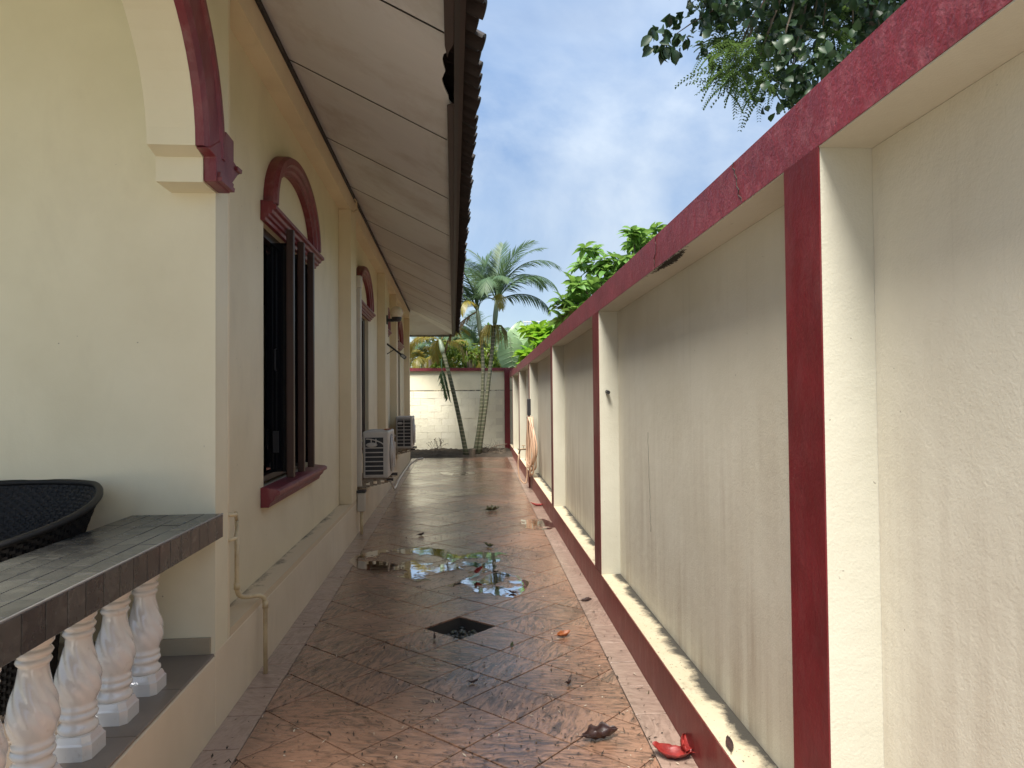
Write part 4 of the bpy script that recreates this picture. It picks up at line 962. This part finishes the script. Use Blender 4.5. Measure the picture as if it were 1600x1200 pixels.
# ================================================================== VEGETATION
def leaf_into(mb, base, dirv, nrm, ln, wd, curl=0.25, seg=3, tip=0.0):
    """an almond shaped leaf folded along its midrib"""
    d = dirv.normalized(); side = d.cross(nrm)
    side = side.normalized() if side.length > 1e-5 else d.orthogonal().normalized()
    up_ = side.cross(d)
    prof = {2: (0.0,1.0,0.0), 3: (0.12,0.95,0.8,0.0), 4: (0.1,0.85,1.0,0.7,0.0)}[seg]
    o = len(mb.v)
    for i, w_ in enumerate(prof):
        t_ = i/(len(prof)-1); c = base + d*(ln*t_*(1-0.25*curl*t_)) - up_*(ln*curl*t_*t_)
        hw = wd*0.5*w_; lift = up_*(hw*0.45)
        mb.v += [tuple(c-side*hw+lift), tuple(c), tuple(c+side*hw+lift)]
    for i in range(len(prof)-1):
        a = o+i*3; mb.f += [(a,a+1,a+4,a+3),(a+1,a+2,a+5,a+4)]
def rv(rg): 
    while True:
        v = Vector((rg.uniform(-1,1),rg.uniform(-1,1),rg.uniform(-1,1)))
        if 0.05 < v.length < 1: return v.normalized()

# ---- palms
def frond_mesh(seed, L_=2.2, el=55, droop=1.5, nl=42, ll=0.62, mat=None, sag=0.6):
    """frond growing along +X from the origin; rachis rises at angle el and arches over"""
    rg = random.Random(seed); m_ = MB(); pts = []; p_ = Vector((0,0,0)); a = R(el); n = 22
    for i in range(n+1):
        pts.append(p_.copy()); a2 = a - droop*(i/n)**1.5; p_ = p_ + Vector((math.cos(a2),0,math.sin(a2)))*(L_/n)
    m_.tube(pts, [0.022*(1-0.9*i/n)+0.002 for i in range(n+1)], 5)
    for k in range(nl):
        t_ = 0.16+0.84*k/(nl-1); f_ = t_*n; i = min(int(f_), n-1); q_ = pts[i].lerp(pts[i+1], f_-i); tan = (pts[i+1]-pts[i]).normalized()
        side0 = Vector((0,1,0)); upv = tan.cross(side0) * -1
        if upv.z < 0 and tan.x > 0: upv = -upv
        for s_ in (-1, 1):
            l_ = ll*(math.sin(math.pi*(0.12+0.82*t_))**0.6)*rg.uniform(0.82,1.1)
            d = (side0*s_*1.0 + tan*(0.75+0.5*t_) + upv*(0.35-sag*0.5)*rg.uniform(0.4,1.5)).normalized()
            # drooping leaflet of 3 segments
            b = q_.copy(); wd = 0.034*rg.uniform(0.8,1.15); sv_ = tan.cross(d).normalized().cross(d).normalized(); o = len(m_.v)
            for j in range(4):
                w_ = wd*(0.6,1.0,0.75,0.06)[j]*0.5; m_.v += [tuple(b-sv_*w_), tuple(b+sv_*w_)]
                d = (d + Vector((0,0,-sag*0.33*rg.uniform(0.6,1.4)))).normalized(); b = b+d*(l_/3)
            for j in range(3): a_ = o+2*j; m_.f.append((a_,a_+1,a_+3,a_+2))
    return m_.mesh('frond', mat or m_lf_palm, fix=False)
FR = [frond_mesh(1,2.3,62,1.9), frond_mesh(2,2.1,48,2.2,sag=0.8), frond_mesh(3,2.2,80,1.2,sag=0.4), frond_mesh(4,1.9,25,1.6,sag=0.9), frond_mesh(5,1.7,86,0.5,36,0.5,sag=0.2)]
FRY = [frond_mesh(6,2.0,40,2.4,mat=m_lf_yel,sag=0.9), frond_mesh(7,1.8,60,2.0,mat=m_lf_yel), frond_mesh(8,1.9,20,2.2,mat=m_lf_yel,sag=1.0)]
FRD = [frond_mesh(9,1.6,-30,0.9,30,0.4,m_lf_dry,1.2)]
def palm(name, label, base, top, rad, fronds, group=None, shaft=0.7, mats=None, mid=None):
    t_ = thing(name, label, 'palm tree', base, group)
    B, T = Vector((0,0,-0.02)), Vector(top)-Vector(base); pts = []; n = 14
    Mid = (Vector(mid)-Vector(base)) if mid else (B+T)*0.5
    for i in range(n+1): s_ = i/n; pts.append((1-s_)**2*B + 2*s_*(1-s_)*(2*Mid-(B+T)*0.5) + s_*s_*T)
    rr = [rad*(1.25 if i == 0 else 1.0-0.25*i/n)*(1+0.03*(i%2)) for i in range(n+1)]
    MB().tube(pts, rr, 12).build('trunk', m_ptrunk, t_, smooth=True)
    if shaft:
        dv = (pts[-1]-pts[-2]).normalized(); MB().tube([pts[-1]-dv*0.01, pts[-1]+dv*shaft*0.3, pts[-1]+dv*shaft*0.7, pts[-1]+dv*shaft], [rad*0.95,rad*1.15,rad*0.95,rad*0.5], 12).build('crownshaft', m_shaft, t_, smooth=True)
        hub = pts[-1]+dv*shaft*0.85
    else: hub = pts[-1]
    for me_, az, tilt, sc in fronds: place('frond', me_, hub, t_, (0, -R(tilt), R(az)), (sc,sc,sc))
    return t_
# frond azimuth: 0 = +X (right), 90 = away from the camera
PYD = 19.3
p_of = lambda px, py: PY(px, py, PYD)
gpos = lambda px: (p_of(px,712).x, PYD, 0.0)
G_P = 'palm clump before the end wall'
palm('palm_tree', 'right palm of the clump with tall green crown reaching above the eave', gpos(748), p_of(773,505), 0.062,
     [(FR[0],0,8,1.0),(FR[1],-14,6,1.0),(FR[3],8,0,0.9),(FR[4],60,0,1.0),(FR[2],150,0,0.95),(FR[0],200,0,0.9),(FR[2],20,-6,1.0),(FR[1],255,0,0.9),(FR[0],95,0,1.0),(FR[2],330,0,0.9),(FR[3],180,0,0.8),(FRY[0],275,-10,0.55),(FR[0],40,-4,1.0)], group=G_P, shaft=0.72, mid=p_of(763,600))
palm('palm_tree', 'middle palm of the clump, its slim trunk straight and almost upright', gpos(741), p_of(751,525), 0.058,
     [(FR[2],170,0,1.0),(FR[0],195,5,1.0),(FR[2],110,0,1.0),(FR[4],20,0,1.0),(FR[0],140,0,1.0),(FR[1],215,0,0.9),(FRD[0],190,0,0.9),(FR[2],70,0,0.95),(FR[0],300,0,0.85),(FRY[0],240,0,0.6)], group=G_P, shaft=0.8, mid=p_of(754,610))
palm('palm_tree', 'left palm of the clump leaning left with a drooping ragged frond', gpos(729), PY(693,552,20.1), 0.066,
     [(FRY[1],20,0,0.6),(FR[0],125,10,0.9),(FR[2],80,0,0.9),(FRY[1],60,0,0.7),(FR[1],40,4,0.8),(FRY[0],150,-5,0.7),(FRY[2],345,-10,0.55),(FRY[2],100,0,0.7)], group=G_P, shaft=0.45, mid=PY(712,628,19.6))
# hanging old frond on the left palm, yellow flower strings on the right palm
hf = MB(); rg = random.Random(44); b0 = PY(690,575,19.95)
for k in range(26):
    s_ = k/25; b = Vector((b0.x+0.02+0.16*s_, b0.y-0.12-0.18*s_, b0.z-0.05-0.75*s_))
    for sd in (-1,1):
        leaf_into(hf, b, Vector((sd*0.45,-0.15,-1)), Vector((0,-1,0)), rg.uniform(0.22,0.4)*(1-0.4*s_), 0.03, 0.15, 2)
hf.tube([(b0.x+0.0,b0.y+0.04,b0.z+0.25),(b0.x,b0.y-0.1,b0.z),(b0.x+0.18,b0.y-0.30,b0.z-0.8)], [0.02,0.014,0.004], 5)
palms = [o for o in bpy.data.objects if o.name.startswith('palm_tree')]
def adopt(o, par): o.parent = par; o.matrix_parent_inverse = Matrix.Translation(-Vector(par.location))
adopt(hf.build('hanging_frond', m_lf_palm, fix=False), palms[2])
fs = MB(); b0 = p_of(771,510)
for k in range(120):
    az = rg.uniform(0,6.28); l_ = rg.uniform(0.3,0.65); pts = [b0, b0+Vector((math.cos(az)*0.22,math.sin(az)*0.2-0.05,0.02)), b0+Vector((math.cos(az)*0.36,math.sin(az)*0.3-0.08,-l_*0.5)), b0+Vector((math.cos(az)*0.38,math.sin(az)*0.32-0.08,-l_))]
    fs.tube(pts, [0.008,0.008,0.006,0.004], 4)
o = fs.build('flower_strings', m_lf_yel); o['kind'] = 'stuff'; adopt(o, palms[0])

# ---- background palms beyond the end wall
def areca(px, py, y, label, yellow, sc, seed, n=16):
    rg = random.Random(seed); top = PY(px, py, y); fr_ = []
    for k in range(n):
        fr_.append(((FRY if rg.random() < yellow else FR)[rg.randrange(3)], k*360/n+rg.uniform(-12,12), rg.uniform(-25,12), sc*rg.uniform(0.8,1.1)))
    palm('areca_palm', label, (top.x, y, 0.0), tuple(top), 0.06, fr_, 'palms beyond the end wall', shaft=0.3)
areca(664, 578, 22.6, 'yellowing feathery palm behind the end wall beside the house corner', 0.75, 0.62, 1)
areca(702, 572, 23.0, 'yellow green feathery palm behind the end wall and the leaning trunk', 0.6, 0.66, 2)
areca(735, 560, 23.6, 'feathery palm behind the end wall and the upright trunks, part green', 0.5, 0.75, 3)
areca(778, 555, 24.0, 'green feathery palm behind the end wall beside the big pale leaves', 0.25, 0.75, 4, 12)

def bush(name, label, cat, c, rad, n, ln, wd, mat, seed, trunk=True, lumps=9, group=None, squash=(1,1,0.8), seg=3):
    rg = random.Random(seed); t_ = thing(name, label, cat, (c[0], c[1], 0), group); m_ = MB(); cc = Vector((0,0,c[2]))
    L_ = [(cc+Vector((rg.uniform(-1,1)*rad*squash[0]*0.7, rg.uniform(-1,1)*rad*squash[1]*0.7, rg.uniform(-0.8,0.9)*rad*squash[2]*0.7)), rad*rg.uniform(0.28,0.5)) for _ in range(lumps)]
    for k in range(n):
        lc, lr = rg.choice(L_); d = rv(rg); b = lc+d*lr*rg.random()**0.35
        if b.z < 0.05: continue
        dv = (d*0.8+rv(rg)*0.7+Vector((0,0,-0.25))).normalized(); leaf_into(m_, b, dv, (Vector((0,0,1))+rv(rg)*0.5), ln*rg.uniform(0.65,1.2), wd*rg.uniform(0.7,1.2), 0.3, seg)
    m_.build('crown', mat, t_, fix=False)
    if trunk:
        tr_ = MB(); tr_.tube([(0,0,-0.05),(0.05,0.02,c[2]*0.5),(0,0,c[2])], [0.10,0.08,0.05], 8)
        for lc, lr in L_[:7]: tr_.tube([(0.02,0.01,c[2]*0.55), (lc*0.6+Vector((0,0,c[2]*0.25))), lc], [0.05,0.035,0.012], 6)
        tr_.build('trunk', m_bark, t_, smooth=True)
    return t_
bush('leafy_tree', 'dark green leafy tree far behind the end wall next to the house', 'tree', tuple(PY(652,575,26)), 1.25, 2000, 0.22, 0.10, m_lf_deep, 1, squash=(1,1,1.1), lumps=14)
bush('leafy_shrub', 'lime green shrub low behind the end wall and the palm trunks', 'shrub', tuple(PY(735,562,22.0)), 0.7, 700, 0.19, 0.07, m_lf_bg, 2, lumps=7, squash=(1.8,0.7,1.3))
bush('leafy_tree', 'darker green tree behind the palms, left of the big pale leaves', 'tree', tuple(PY(745,560,27)), 1.3, 2000, 0.22, 0.09, m_lf_bg, 3, squash=(1.5,1,0.8), lumps=14)
bush('leafy_tree', 'dark bushy tree right of the palm crown, behind the pale leaves', 'tree', tuple(PY(800,545,26)), 1.0, 1500, 0.20, 0.09, m_lf_mid, 4, squash=(1.2,1,0.8), lumps=10)
bush('leafy_shrub', 'yellow green shrub behind the end wall below the house eave', 'shrub', tuple(PY(672,562,21.8)), 0.6, 500, 0.17, 0.06, m_lf_bg, 15, lumps=6, squash=(1.5,0.6,1.3))

m_rib = leafmat('pale_leaf_rib', (0.42,0.55,0.33), (0.46,0.58,0.36))
# ---- elephant ears
ee = thing('elephant_ear_plant', 'plant with huge pale green ribbed leaves over the corner of the walls', 'plant', (PY(803,580,21.9).x, 21.9, 0))
def earleaf(mb, base, tip, wd, face):
    base, tip = Vector(base), Vector(tip); d = tip-base; ln = d.length; d.normalize(); side = d.cross(Vector(face)).normalized(); up_ = side.cross(d)
    N, K = 18, 6; o = len(mb.v)
    for i in range(N+1):
        t_ = i/N; hw = wd*0.5*(math.sin(math.pi*min(1,(t_*0.93+0.06))**0.8))**0.75*(1.0 if i < N else 0.02)
        for k in range(-K, K+1):
            s_ = k/K; ridge = 0.03*math.cos((t_*8-abs(s_)*1.4)*2*math.pi)*abs(s_)**0.4 + 0.05*math.sin(t_*13)*abs(s_)**3
            mb.v.append(tuple(base+d*(ln*t_+abs(s_)*ln*0.10*(1-t_)*0) + side*(hw*s_) + up_*(0.16*hw*abs(s_)*2 - 0.22*ln*t_*t_ + ridge)))
    W_ = 2*K+1
    for i in range(N):
        for k in range(2*K): a = o+i*W_+k; mb.f.append((a,a+1,a+W_+1,a+W_))
rp_ = Vector(ee.location)
def P2(px, py, y): return PY(px, py, y)-rp_
for (bx_, by_, tx_, ty_, yy, wd, fc) in ((800,575,812,500,21.7,0.9,(-0.15,-1,0.25)),(797,528,802,592,21.5,0.82,(-0.1,-1,0.15)),(812,578,842,508,22.0,0.8,(0.3,-1,0.4)),(795,580,786,535,22.0,0.6,(-0.4,-1,0.2)),(815,570,880,492,21.4,0.7,(0.5,-0.8,0.7))):
    m_ = MB(); bp, tp_ = P2(bx_,by_,yy), P2(tx_,ty_,yy-0.15); earleaf(m_, bp, tp_, wd, fc); m_.build('leaf', m_lf_ear if bx_ < 812 else m_lf_mid, ee, smooth=True, fix=False)
    ww = m_.v; Wc = 13
    rb = MB(); rb.tube([ww[i*Wc+6] for i in range(19)], [0.03*(1-0.85*i/18) for i in range(19)], 5)
    for i in range(2, 16, 2):
        for sg in (-1, 1): rb.tube([ww[i*Wc+6], ww[min(18,i+1)*Wc+6+sg*3], ww[min(18,i+2)*Wc+6+sg*6]], [0.016,0.012,0.004], 4)
    tag(rb.build('ribs', m_rib, ee), kind='stuff')
    MB().tube([(0,0,-0.03),(bp*0.5+Vector((0,0.05,0))),bp], [0.05,0.04,0.02], 8).build('stalk', m_lf_mid, ee, smooth=True)

# ---- whorled broad-leaf trees over the boundary wall
def whorl_tree(name, label, cat, base, tips, nl, ln, wd, mat, seed, trunk_r=0.07, spread=0.14, reps=4):
    rg = random.Random(seed); t_ = thing(name, label, cat, base); B = Vector(base); m_ = MB(); tr_ = MB()
    cen = sum((Vector(p) for p in tips), Vector())/len(tips)-B; hub = Vector((cen.x*0.4, cen.y*0.4, cen.z*0.55))
    tr_.tube([(0,0,-0.05), hub*0.5+Vector((0.03,0.05,0)), hub], [trunk_r*1.3,trunk_r,trunk_r*0.8], 8)
    for p in tips:
        T = Vector(p)-B; tr_.tube([hub, hub.lerp(T,0.5)+rv(rg)*0.12+Vector((0,0,0.1)), T], [trunk_r*0.45,trunk_r*0.25,0.008], 6)
        for q_ in range(reps):
            c = T if q_ == 0 else T+rv(rg)*spread*rg.uniform(0.6,1.8); ax = (Vector((0,0,1))+rv(rg)*0.55).normalized(); e1 = ax.orthogonal().normalized(); e2 = ax.cross(e1)
            n_ = nl+rg.randrange(4)
            for k in range(n_):
                a = k*2.4+rg.uniform(-0.2,0.2); el = rg.uniform(0.0,0.9)*(k/n_)*1.6-0.15; d = e1*math.cos(a)+e2*math.sin(a)+ax*el
                leaf_into(m_, c-ax*0.05*(1-k/n_), d, ax, ln*rg.uniform(0.7,1.12), wd*rg.uniform(0.8,1.15), 0.3, 4)
    m_.build('crown', mat, t_, fix=False, smooth=True); tr_.build('trunk', m_bark, t_, smooth=True)
    return t_
rg = random.Random(77)
def tips_from(pxs, ylo, yhi): return [tuple(PY(a+rg.uniform(-6,6), b+rg.uniform(-5,5), rg.uniform(ylo,yhi))) for a, b in pxs]
tl = [(905,412),(922,420),(940,412),(950,425),(965,405),(985,385),(995,378),(1005,392),(1015,385),(930,440),(955,445),(975,425),(910,440),(890,465),(900,455),(925,465),(945,460),(880,480),(895,490),(915,480),(905,500),(1020,378),(1000,410),(965,440),(935,455),(886,500),(872,506),(985,400)]
whorl_tree('broadleaf_tree', 'bright green broad leaved tree rising behind the middle of the boundary wall', 'tree', (2.9, 9.8, 0), tips_from(tl, 9.0, 10.2), 8, 0.21, 0.085, m_lf_mid, 5, reps=4)
tl = [(838,528),(850,522),(862,515),(845,538),(832,545),(870,508),(858,530),(828,552),(842,548),(852,540)]
whorl_tree('broadleaf_shrub', 'lime green whorled shrub beside the huge pale leaves at the wall corner', 'shrub', (2.35, 17.0, 0), tips_from(tl, 16.6, 17.6), 9, 0.36, 0.135, m_lf_bright, 6, reps=3)

# ---- big overhanging tree, upper right
bt = thing('overhanging_tree', 'large dark green tree with mixed leaves hanging over the boundary wall', 'tree', (4.3, 6.2, 0))
B = Vector(bt.location); rg = random.Random(9)
cr_, fe, tr_ = MB(), MB(), MB()
hubp = PY(1330,-260,6.0)-B
tr_.tube([(0,0,-0.05),(-0.1,0.0,1.6),(-0.35,-0.1,3.2),hubp], [0.26,0.21,0.18,0.12], 10)
def inside(px, py):     # outline of the crown in the photograph
    pts_ = [(1085,0),(1100,45),(1105,95),(1120,128),(1160,150),(1185,172),(1215,182),(1245,176),(1300,120),(1360,85),(1460,0)]
    for (a0,b0_),(a1,b1) in zip(pts_[:-1], pts_[1:]):
        if a0 <= px <= a1: return py < b0_+(b1-b0_)*(px-a0)/(a1-a0)
    return py < 0 and px > 1040+abs(py)*0.02
anch = []
while len(anch) < 420:
    px, py = rg.uniform(1060,1560), rg.uniform(-420,182)
    if not inside(px+rg.uniform(-4,4), py+6): continue
    anch.append((PY(px, py, rg.uniform(4.6,6.6)), px, py))
for A, px, py in anch:
    a = A-B
    if rg.random() < 0.30: tr_.tube([hubp.lerp(a,0.25), hubp.lerp(a,0.65)+Vector((0,0,0.10)), a], [0.028,0.014,0.004], 5)
    feathery = rg.random() < (0.7 if px < 1200 and py > 40 else 0.12)
    if not feathery:
        for k in range(30):
            b = a+rv(rg)*0.22*rg.random()**0.5; d = rv(rg)*0.7+Vector((0,0,0.85))
            leaf_into(cr_, b, d, rv(rg)+Vector((-0.2,-0.5,0.3)), rg.uniform(0.06,0.105), rg.uniform(0.05,0.075), rg.uniform(0.1,0.5), 4)
    else:
        for s_ in range(14):
            d = (rv(rg)+Vector((-0.45,-0.1,-0.25))).normalized(); st = a+rv(rg)*0.10; sdv = d.cross(Vector((0,0,1))+rv(rg)*0.4).normalized(); l_ = rg.uniform(0.16,0.30); p0 = st
            n = 11
            for k in range(n):
                d = (d+Vector((0,0,-0.09))).normalized(); p0 = p0+d*(l_/n)
                for sg in (-1,1): leaf_into(fe, p0, sdv*sg+d*0.5, Vector((0,0,1)), 0.046*(1-0.5*k/n), 0.017, 0.1, 2)
# the separate sprig that hangs to the left
spr = [(1020,70),(1030,45),(1045,55),(1060,48),(1045,25),(1068,62),(1035,80),(1055,82),(1022,50),(1062,30),(1048,70),(1040,62)]
for px, py in spr:
    a = PY(px,py,5.0)-B
    for k in range(4): leaf_into(cr_, a+rv(rg)*0.03, rv(rg)*0.7+Vector((-0.2,0,-0.8)), rv(rg)+Vector((0,-0.6,0.3)), rg.uniform(0.08,0.115), rg.uniform(0.05,0.075), rg.uniform(0.1,0.6), 4)
tr_.tube([PY(1240,-60,5.2)-B, PY(1150,-8,5.1)-B, PY(1112,18,5.05)-B, PY(1078,38,5.0)-B, PY(1058,52,5.0)-B], [0.02,0.012,0.007,0.005,0.003], 6)
tag(cr_.build('crown', m_lf_dark, bt, fix=False, smooth=True), 'dark glossy round leaves'); tag(fe.build('feathery_crown', m_lf_fern, bt, fix=False), 'fine feathery light green leaflets'); tr_.build('trunk', m_bark, bt, smooth=True)

# ---- far rail
rl = thing('roof_railing', 'thin pale metal railing far behind the palms', 'railing', (0,0,0))
a, b = PY(818,503,34), PY(862,503,34)
MB().tube([a,b], 0.018, 6).build('rail', m_duct, rl); MB().tube([a-Vector((0,0,0.5)),b-Vector((0,0,0.5))], 0.018, 6).build('rail', m_duct, rl)
for k in range(9):
    q_ = a.lerp(b, k/8); MB().tube([q_+Vector((0,0,0.08)), q_-Vector((0,0,0.9))], 0.012, 5).build('bar', m_duct, rl)
fbd = MB().box(a.x-0.5, b.x+2.5, 34.2, 40, -0.06, a.z-0.88)
hb = tag(fbd.build('far_building', m_farup), 'pale flat roofed building far behind the boundary wall, nearly hidden by leaves', 'building')
for z in (1.2,): MB().box(a.x, a.x+1.2, 34.17, 34.199, z, z+1.2).build('window', m_pane, hb)

# ================================================================== TWIGS, LEAVES AND LITTER
tw = thing('brush_pile', 'tangle of dry twigs heaped at the foot of the end wall', 'twigs', (1.15, 19.7, 0.02)); rg = random.Random(12); m_ = MB()
for k in range(90):
    p0 = Vector((rg.gauss(0,0.22), rg.gauss(0,0.16), rg.uniform(0,0.05))); d = Vector((rg.gauss(0,1), rg.gauss(0,0.5), abs(rg.gauss(0.4,0.35)))).normalized(); pts = [p0]
    l_ = rg.uniform(0.15,0.55)
    for i in range(5): d = (d+rv(rg)*0.35+Vector((0,0,-0.08))).normalized(); q_ = pts[-1]+d*l_/5; q_.z = max(q_.z, 0.005); q_.x = min(q_.x, 0.28); q_.y = min(q_.y,0.4); pts.append(q_)
    m_.tube(pts, [0.006*(1-0.14*i) for i in range(6)], 4)
tag(m_.build('twigs', m_twig, tw), kind='stuff')
MB().tube([(-0.25,0.1,0.02),(-0.12,0.0,0.16),(0.1,-0.05,0.24),(0.32,-0.1,0.27)], [0.02,0.018,0.016,0.01], 7).build('stick', m_twig, tw, smooth=True)
tw2 = thing('dry_weed', 'thin dry weed standing at the foot of the end wall near the house', 'weed', (-0.45, 20.3, 0.05)); m_ = MB()
for k in range(16):
    d = Vector((rg.gauss(0,0.5), rg.gauss(0,0.2), 1)).normalized(); pts = [Vector((rg.gauss(0,0.06),0,0))]
    for i in range(5): d = (d+rv(rg)*0.3).normalized(); pts.append(pts[-1]+d*rg.uniform(0.05,0.10))
    m_.tube(pts, [0.004]*6, 4)
    for i in range(2): leaf_into(m_, pts[-1-i], rv(rg), Vector((0,0,1)), 0.06, 0.03, 0.3, 2)
m_.build('stems', m_twig, tw2)
st = MB(); st.tube([(0,0,-0.03),(0,0,0.10),(0.01,0,0.19),(0.0,0,0.20)], [0.085,0.075,0.07,0.03], 9); tag(st.build('palm_stump', m_bark, loc=(p_of(740,712).x-0.03, 19.0, 0.0)), 'short dark palm stump between the palm trunks', 'stump')

def curled_leaf(name, px, py, ln, wd, mat, label, az, curl=0.6, roll=0.6, lift=0.0, lobes=0.0, seed=0, tilt=0.0):
    rg = random.Random(seed); N, K = 12, 5; m_ = MB(); V = []
    for i in range(N+1):
        t_ = i/N; w_ = wd*0.5*(math.sin(math.pi*(0.04+0.93*t_))**0.8)*(1+lobes*math.sin(t_*17+seed))
        for k in range(-K, K+1):
            s_ = k/K; x = ln*(t_-0.5); y = w_*s_*math.cos(roll*abs(s_)); z = w_*abs(s_)*math.sin(roll*abs(s_))+curl*ln*(t_-0.45)**2 + rg.gauss(0, 0.0025)
            V.append((x,y,z))
    W_ = 2*K+1; zmin = min(v[2] for v in V); V = [(x,y,z-zmin) for x,y,z in V]
    m_.v = V
    for i in range(N):
        for k in range(2*K): a = i*W_+k; m_.f.append((a,a+1,a+W_+1,a+W_))
    mid = V[N*W_+K]; m_.tube([V[K], (V[K][0]-ln*0.2, V[K][1]+ln*0.03, max(0.004,V[K][2]))], 0.0022, 5)
    g_ = G(px, py); o = m_.build(name, mat, smooth=True, fix=False, loc=(g_.x, g_.y, 0.003+lift)); o.rotation_euler = (R(tilt), 0, R(az))
    md = o.modifiers.new('thickness', 'SOLIDIFY'); md.thickness = 0.0012
    return tag(o, label, 'leaf', 'fallen leaves')
curled_leaf('fallen_leaf', 1050, 1184, 0.16, 0.11, m_fl_red, 'bright red fallen leaf by the maroon wall base at the front', 160, 0.9, 0.55, seed=1)
curled_leaf('fallen_leaf', 1066, 1176, 0.13, 0.09, m_fl_red, 'upright half of the folded red leaf beside the maroon wall base', 75, 0.7, 0.9, seed=2, tilt=38, lift=0.02)
curled_leaf('fallen_leaf', 938, 1156, 0.165, 0.115, m_fl_br, 'large dark brown curled fallen leaf on the path in front', 12, 0.5, 0.9, lobes=0.22, seed=3)
curled_leaf('fallen_leaf', 881, 995, 0.10, 0.075, m_fl_or, 'orange brown fallen leaf on the path right of the drain', 30, 0.7, 0.7, seed=4)
curled_leaf('fallen_leaf', 742, 903, 0.14, 0.07, m_fl_red, 'dark red fallen leaf standing up in the puddle', 70, 1.3, 1.1, seed=5, tilt=52, lift=0.045)
curled_leaf('fallen_leaf', 840, 791, 0.20, 0.09, m_fl_red, 'red fallen leaf lying farther off on the right border tiles', 170, 0.8, 0.6, seed=6)
curled_leaf('fallen_leaf', 889, 1070, 0.075, 0.032, m_fl_br, 'small curled brown leaf on the right between orange and large brown leaf', 60, 1.6, 1.2, seed=7)
curled_leaf('fallen_leaf', 679, 999, 0.06, 0.03, m_fl_br, 'small dark leaf at the left front corner of the drain', 95, 1.4, 1.0, seed=8)
curled_leaf('fallen_leaf', 916, 940, 0.085, 0.045, m_fl_br, 'dark brown rolled leaf on the right border tiles', 8, 0.4, 1.3, seed=9)
curled_leaf('fallen_leaf', 769, 798, 0.20, 0.14, m_fl_gr, 'crumpled grey green sprig on the middle of the far path', 20, 0.5, 0.8, lobes=0.5, seed=10)
curled_leaf('fallen_leaf', 658, 837, 0.09, 0.05, m_fl_br, 'small dark leaf on the left half of the path before the puddle', 40, 0.8, 1.0, seed=11)
curled_leaf('fallen_leaf', 764, 855, 0.13, 0.06, m_fl_gr, 'green brown leaf scrap just behind the puddle', 130, 0.8, 0.9, lobes=0.4, seed=12)
curled_leaf('fallen_leaf', 740, 1068, 0.055, 0.016, m_fl_br, 'thin dark curled leaf on the path between drain and camera', 20, 0.9, 1.2, seed=13)
curled_leaf('fallen_leaf', 800, 1010, 0.06, 0.025, m_fl_gr, 'tiny green leaf scrap right of the drain', 80, 0.6, 0.6, seed=14)
curled_leaf('fallen_leaf', 801, 928, 0.07, 0.035, m_fl_br, 'small black leaf at the right edge of the puddle', 150, 0.7, 0.8, seed=15)
o = curled_leaf('fallen_leaf', 1140, 1166, 0.10, 0.03, m_fl_br, 'dark leaf scrap lying on the mouldy base ledge of the boundary wall', 75, 0.3, 0.4, seed=16)
lp_ = plz = G(1140,1166,HB+0.006); o.location = (lp_.x, lp_.y, HB+0.007)
a_ = curled_leaf('fallen_leaf', 600, 700, 0.09, 0.05, m_fl_or, 'orange dead leaf lying on top of the near air conditioner', 20, 0.5, 0.5, seed=17); a_.location = (-0.80, 8.75, 1.146)
rg = random.Random(90)
lt = MB()
def bit(px, py, s_):
    g_ = G(px, py)
    if g_.x < XF+0.05 or g_.x > XW(g_.y)-0.03 or g_.y > YEND-0.1 or abs(g_.x-cx)+abs(g_.y-cy) < HD: return
    leaf_into(lt, Vector((g_.x,g_.y,0.0035)), Vector((rg.gauss(0,1),rg.gauss(0,1),rg.uniform(0,0.3))), Vector((0,0,1)), s_*rg.uniform(0.6,1.6), s_*rg.uniform(0.15,0.55), rg.uniform(-0.5,0.1), 2)
for k in range(1000): bit(rg.uniform(330,1080), 720+480*rg.random()**0.6, 0.019)
for k in range(240): bit(rg.gauss(690,75), rg.gauss(845,38), 0.022)
for k in range(350): bit(rg.gauss(780,120), rg.gauss(1080,80), 0.016)
for k in range(120): bit(rg.gauss(700,50), rg.gauss(920,18), 0.015)
tag(lt.build('leaf_litter', m_litter, fix=False), 'small scattered dark and pale bits of leaf litter on the wet path', 'litter', kind='stuff')
# orange scrap on the house ledge etc. are left to the plaster's own stains
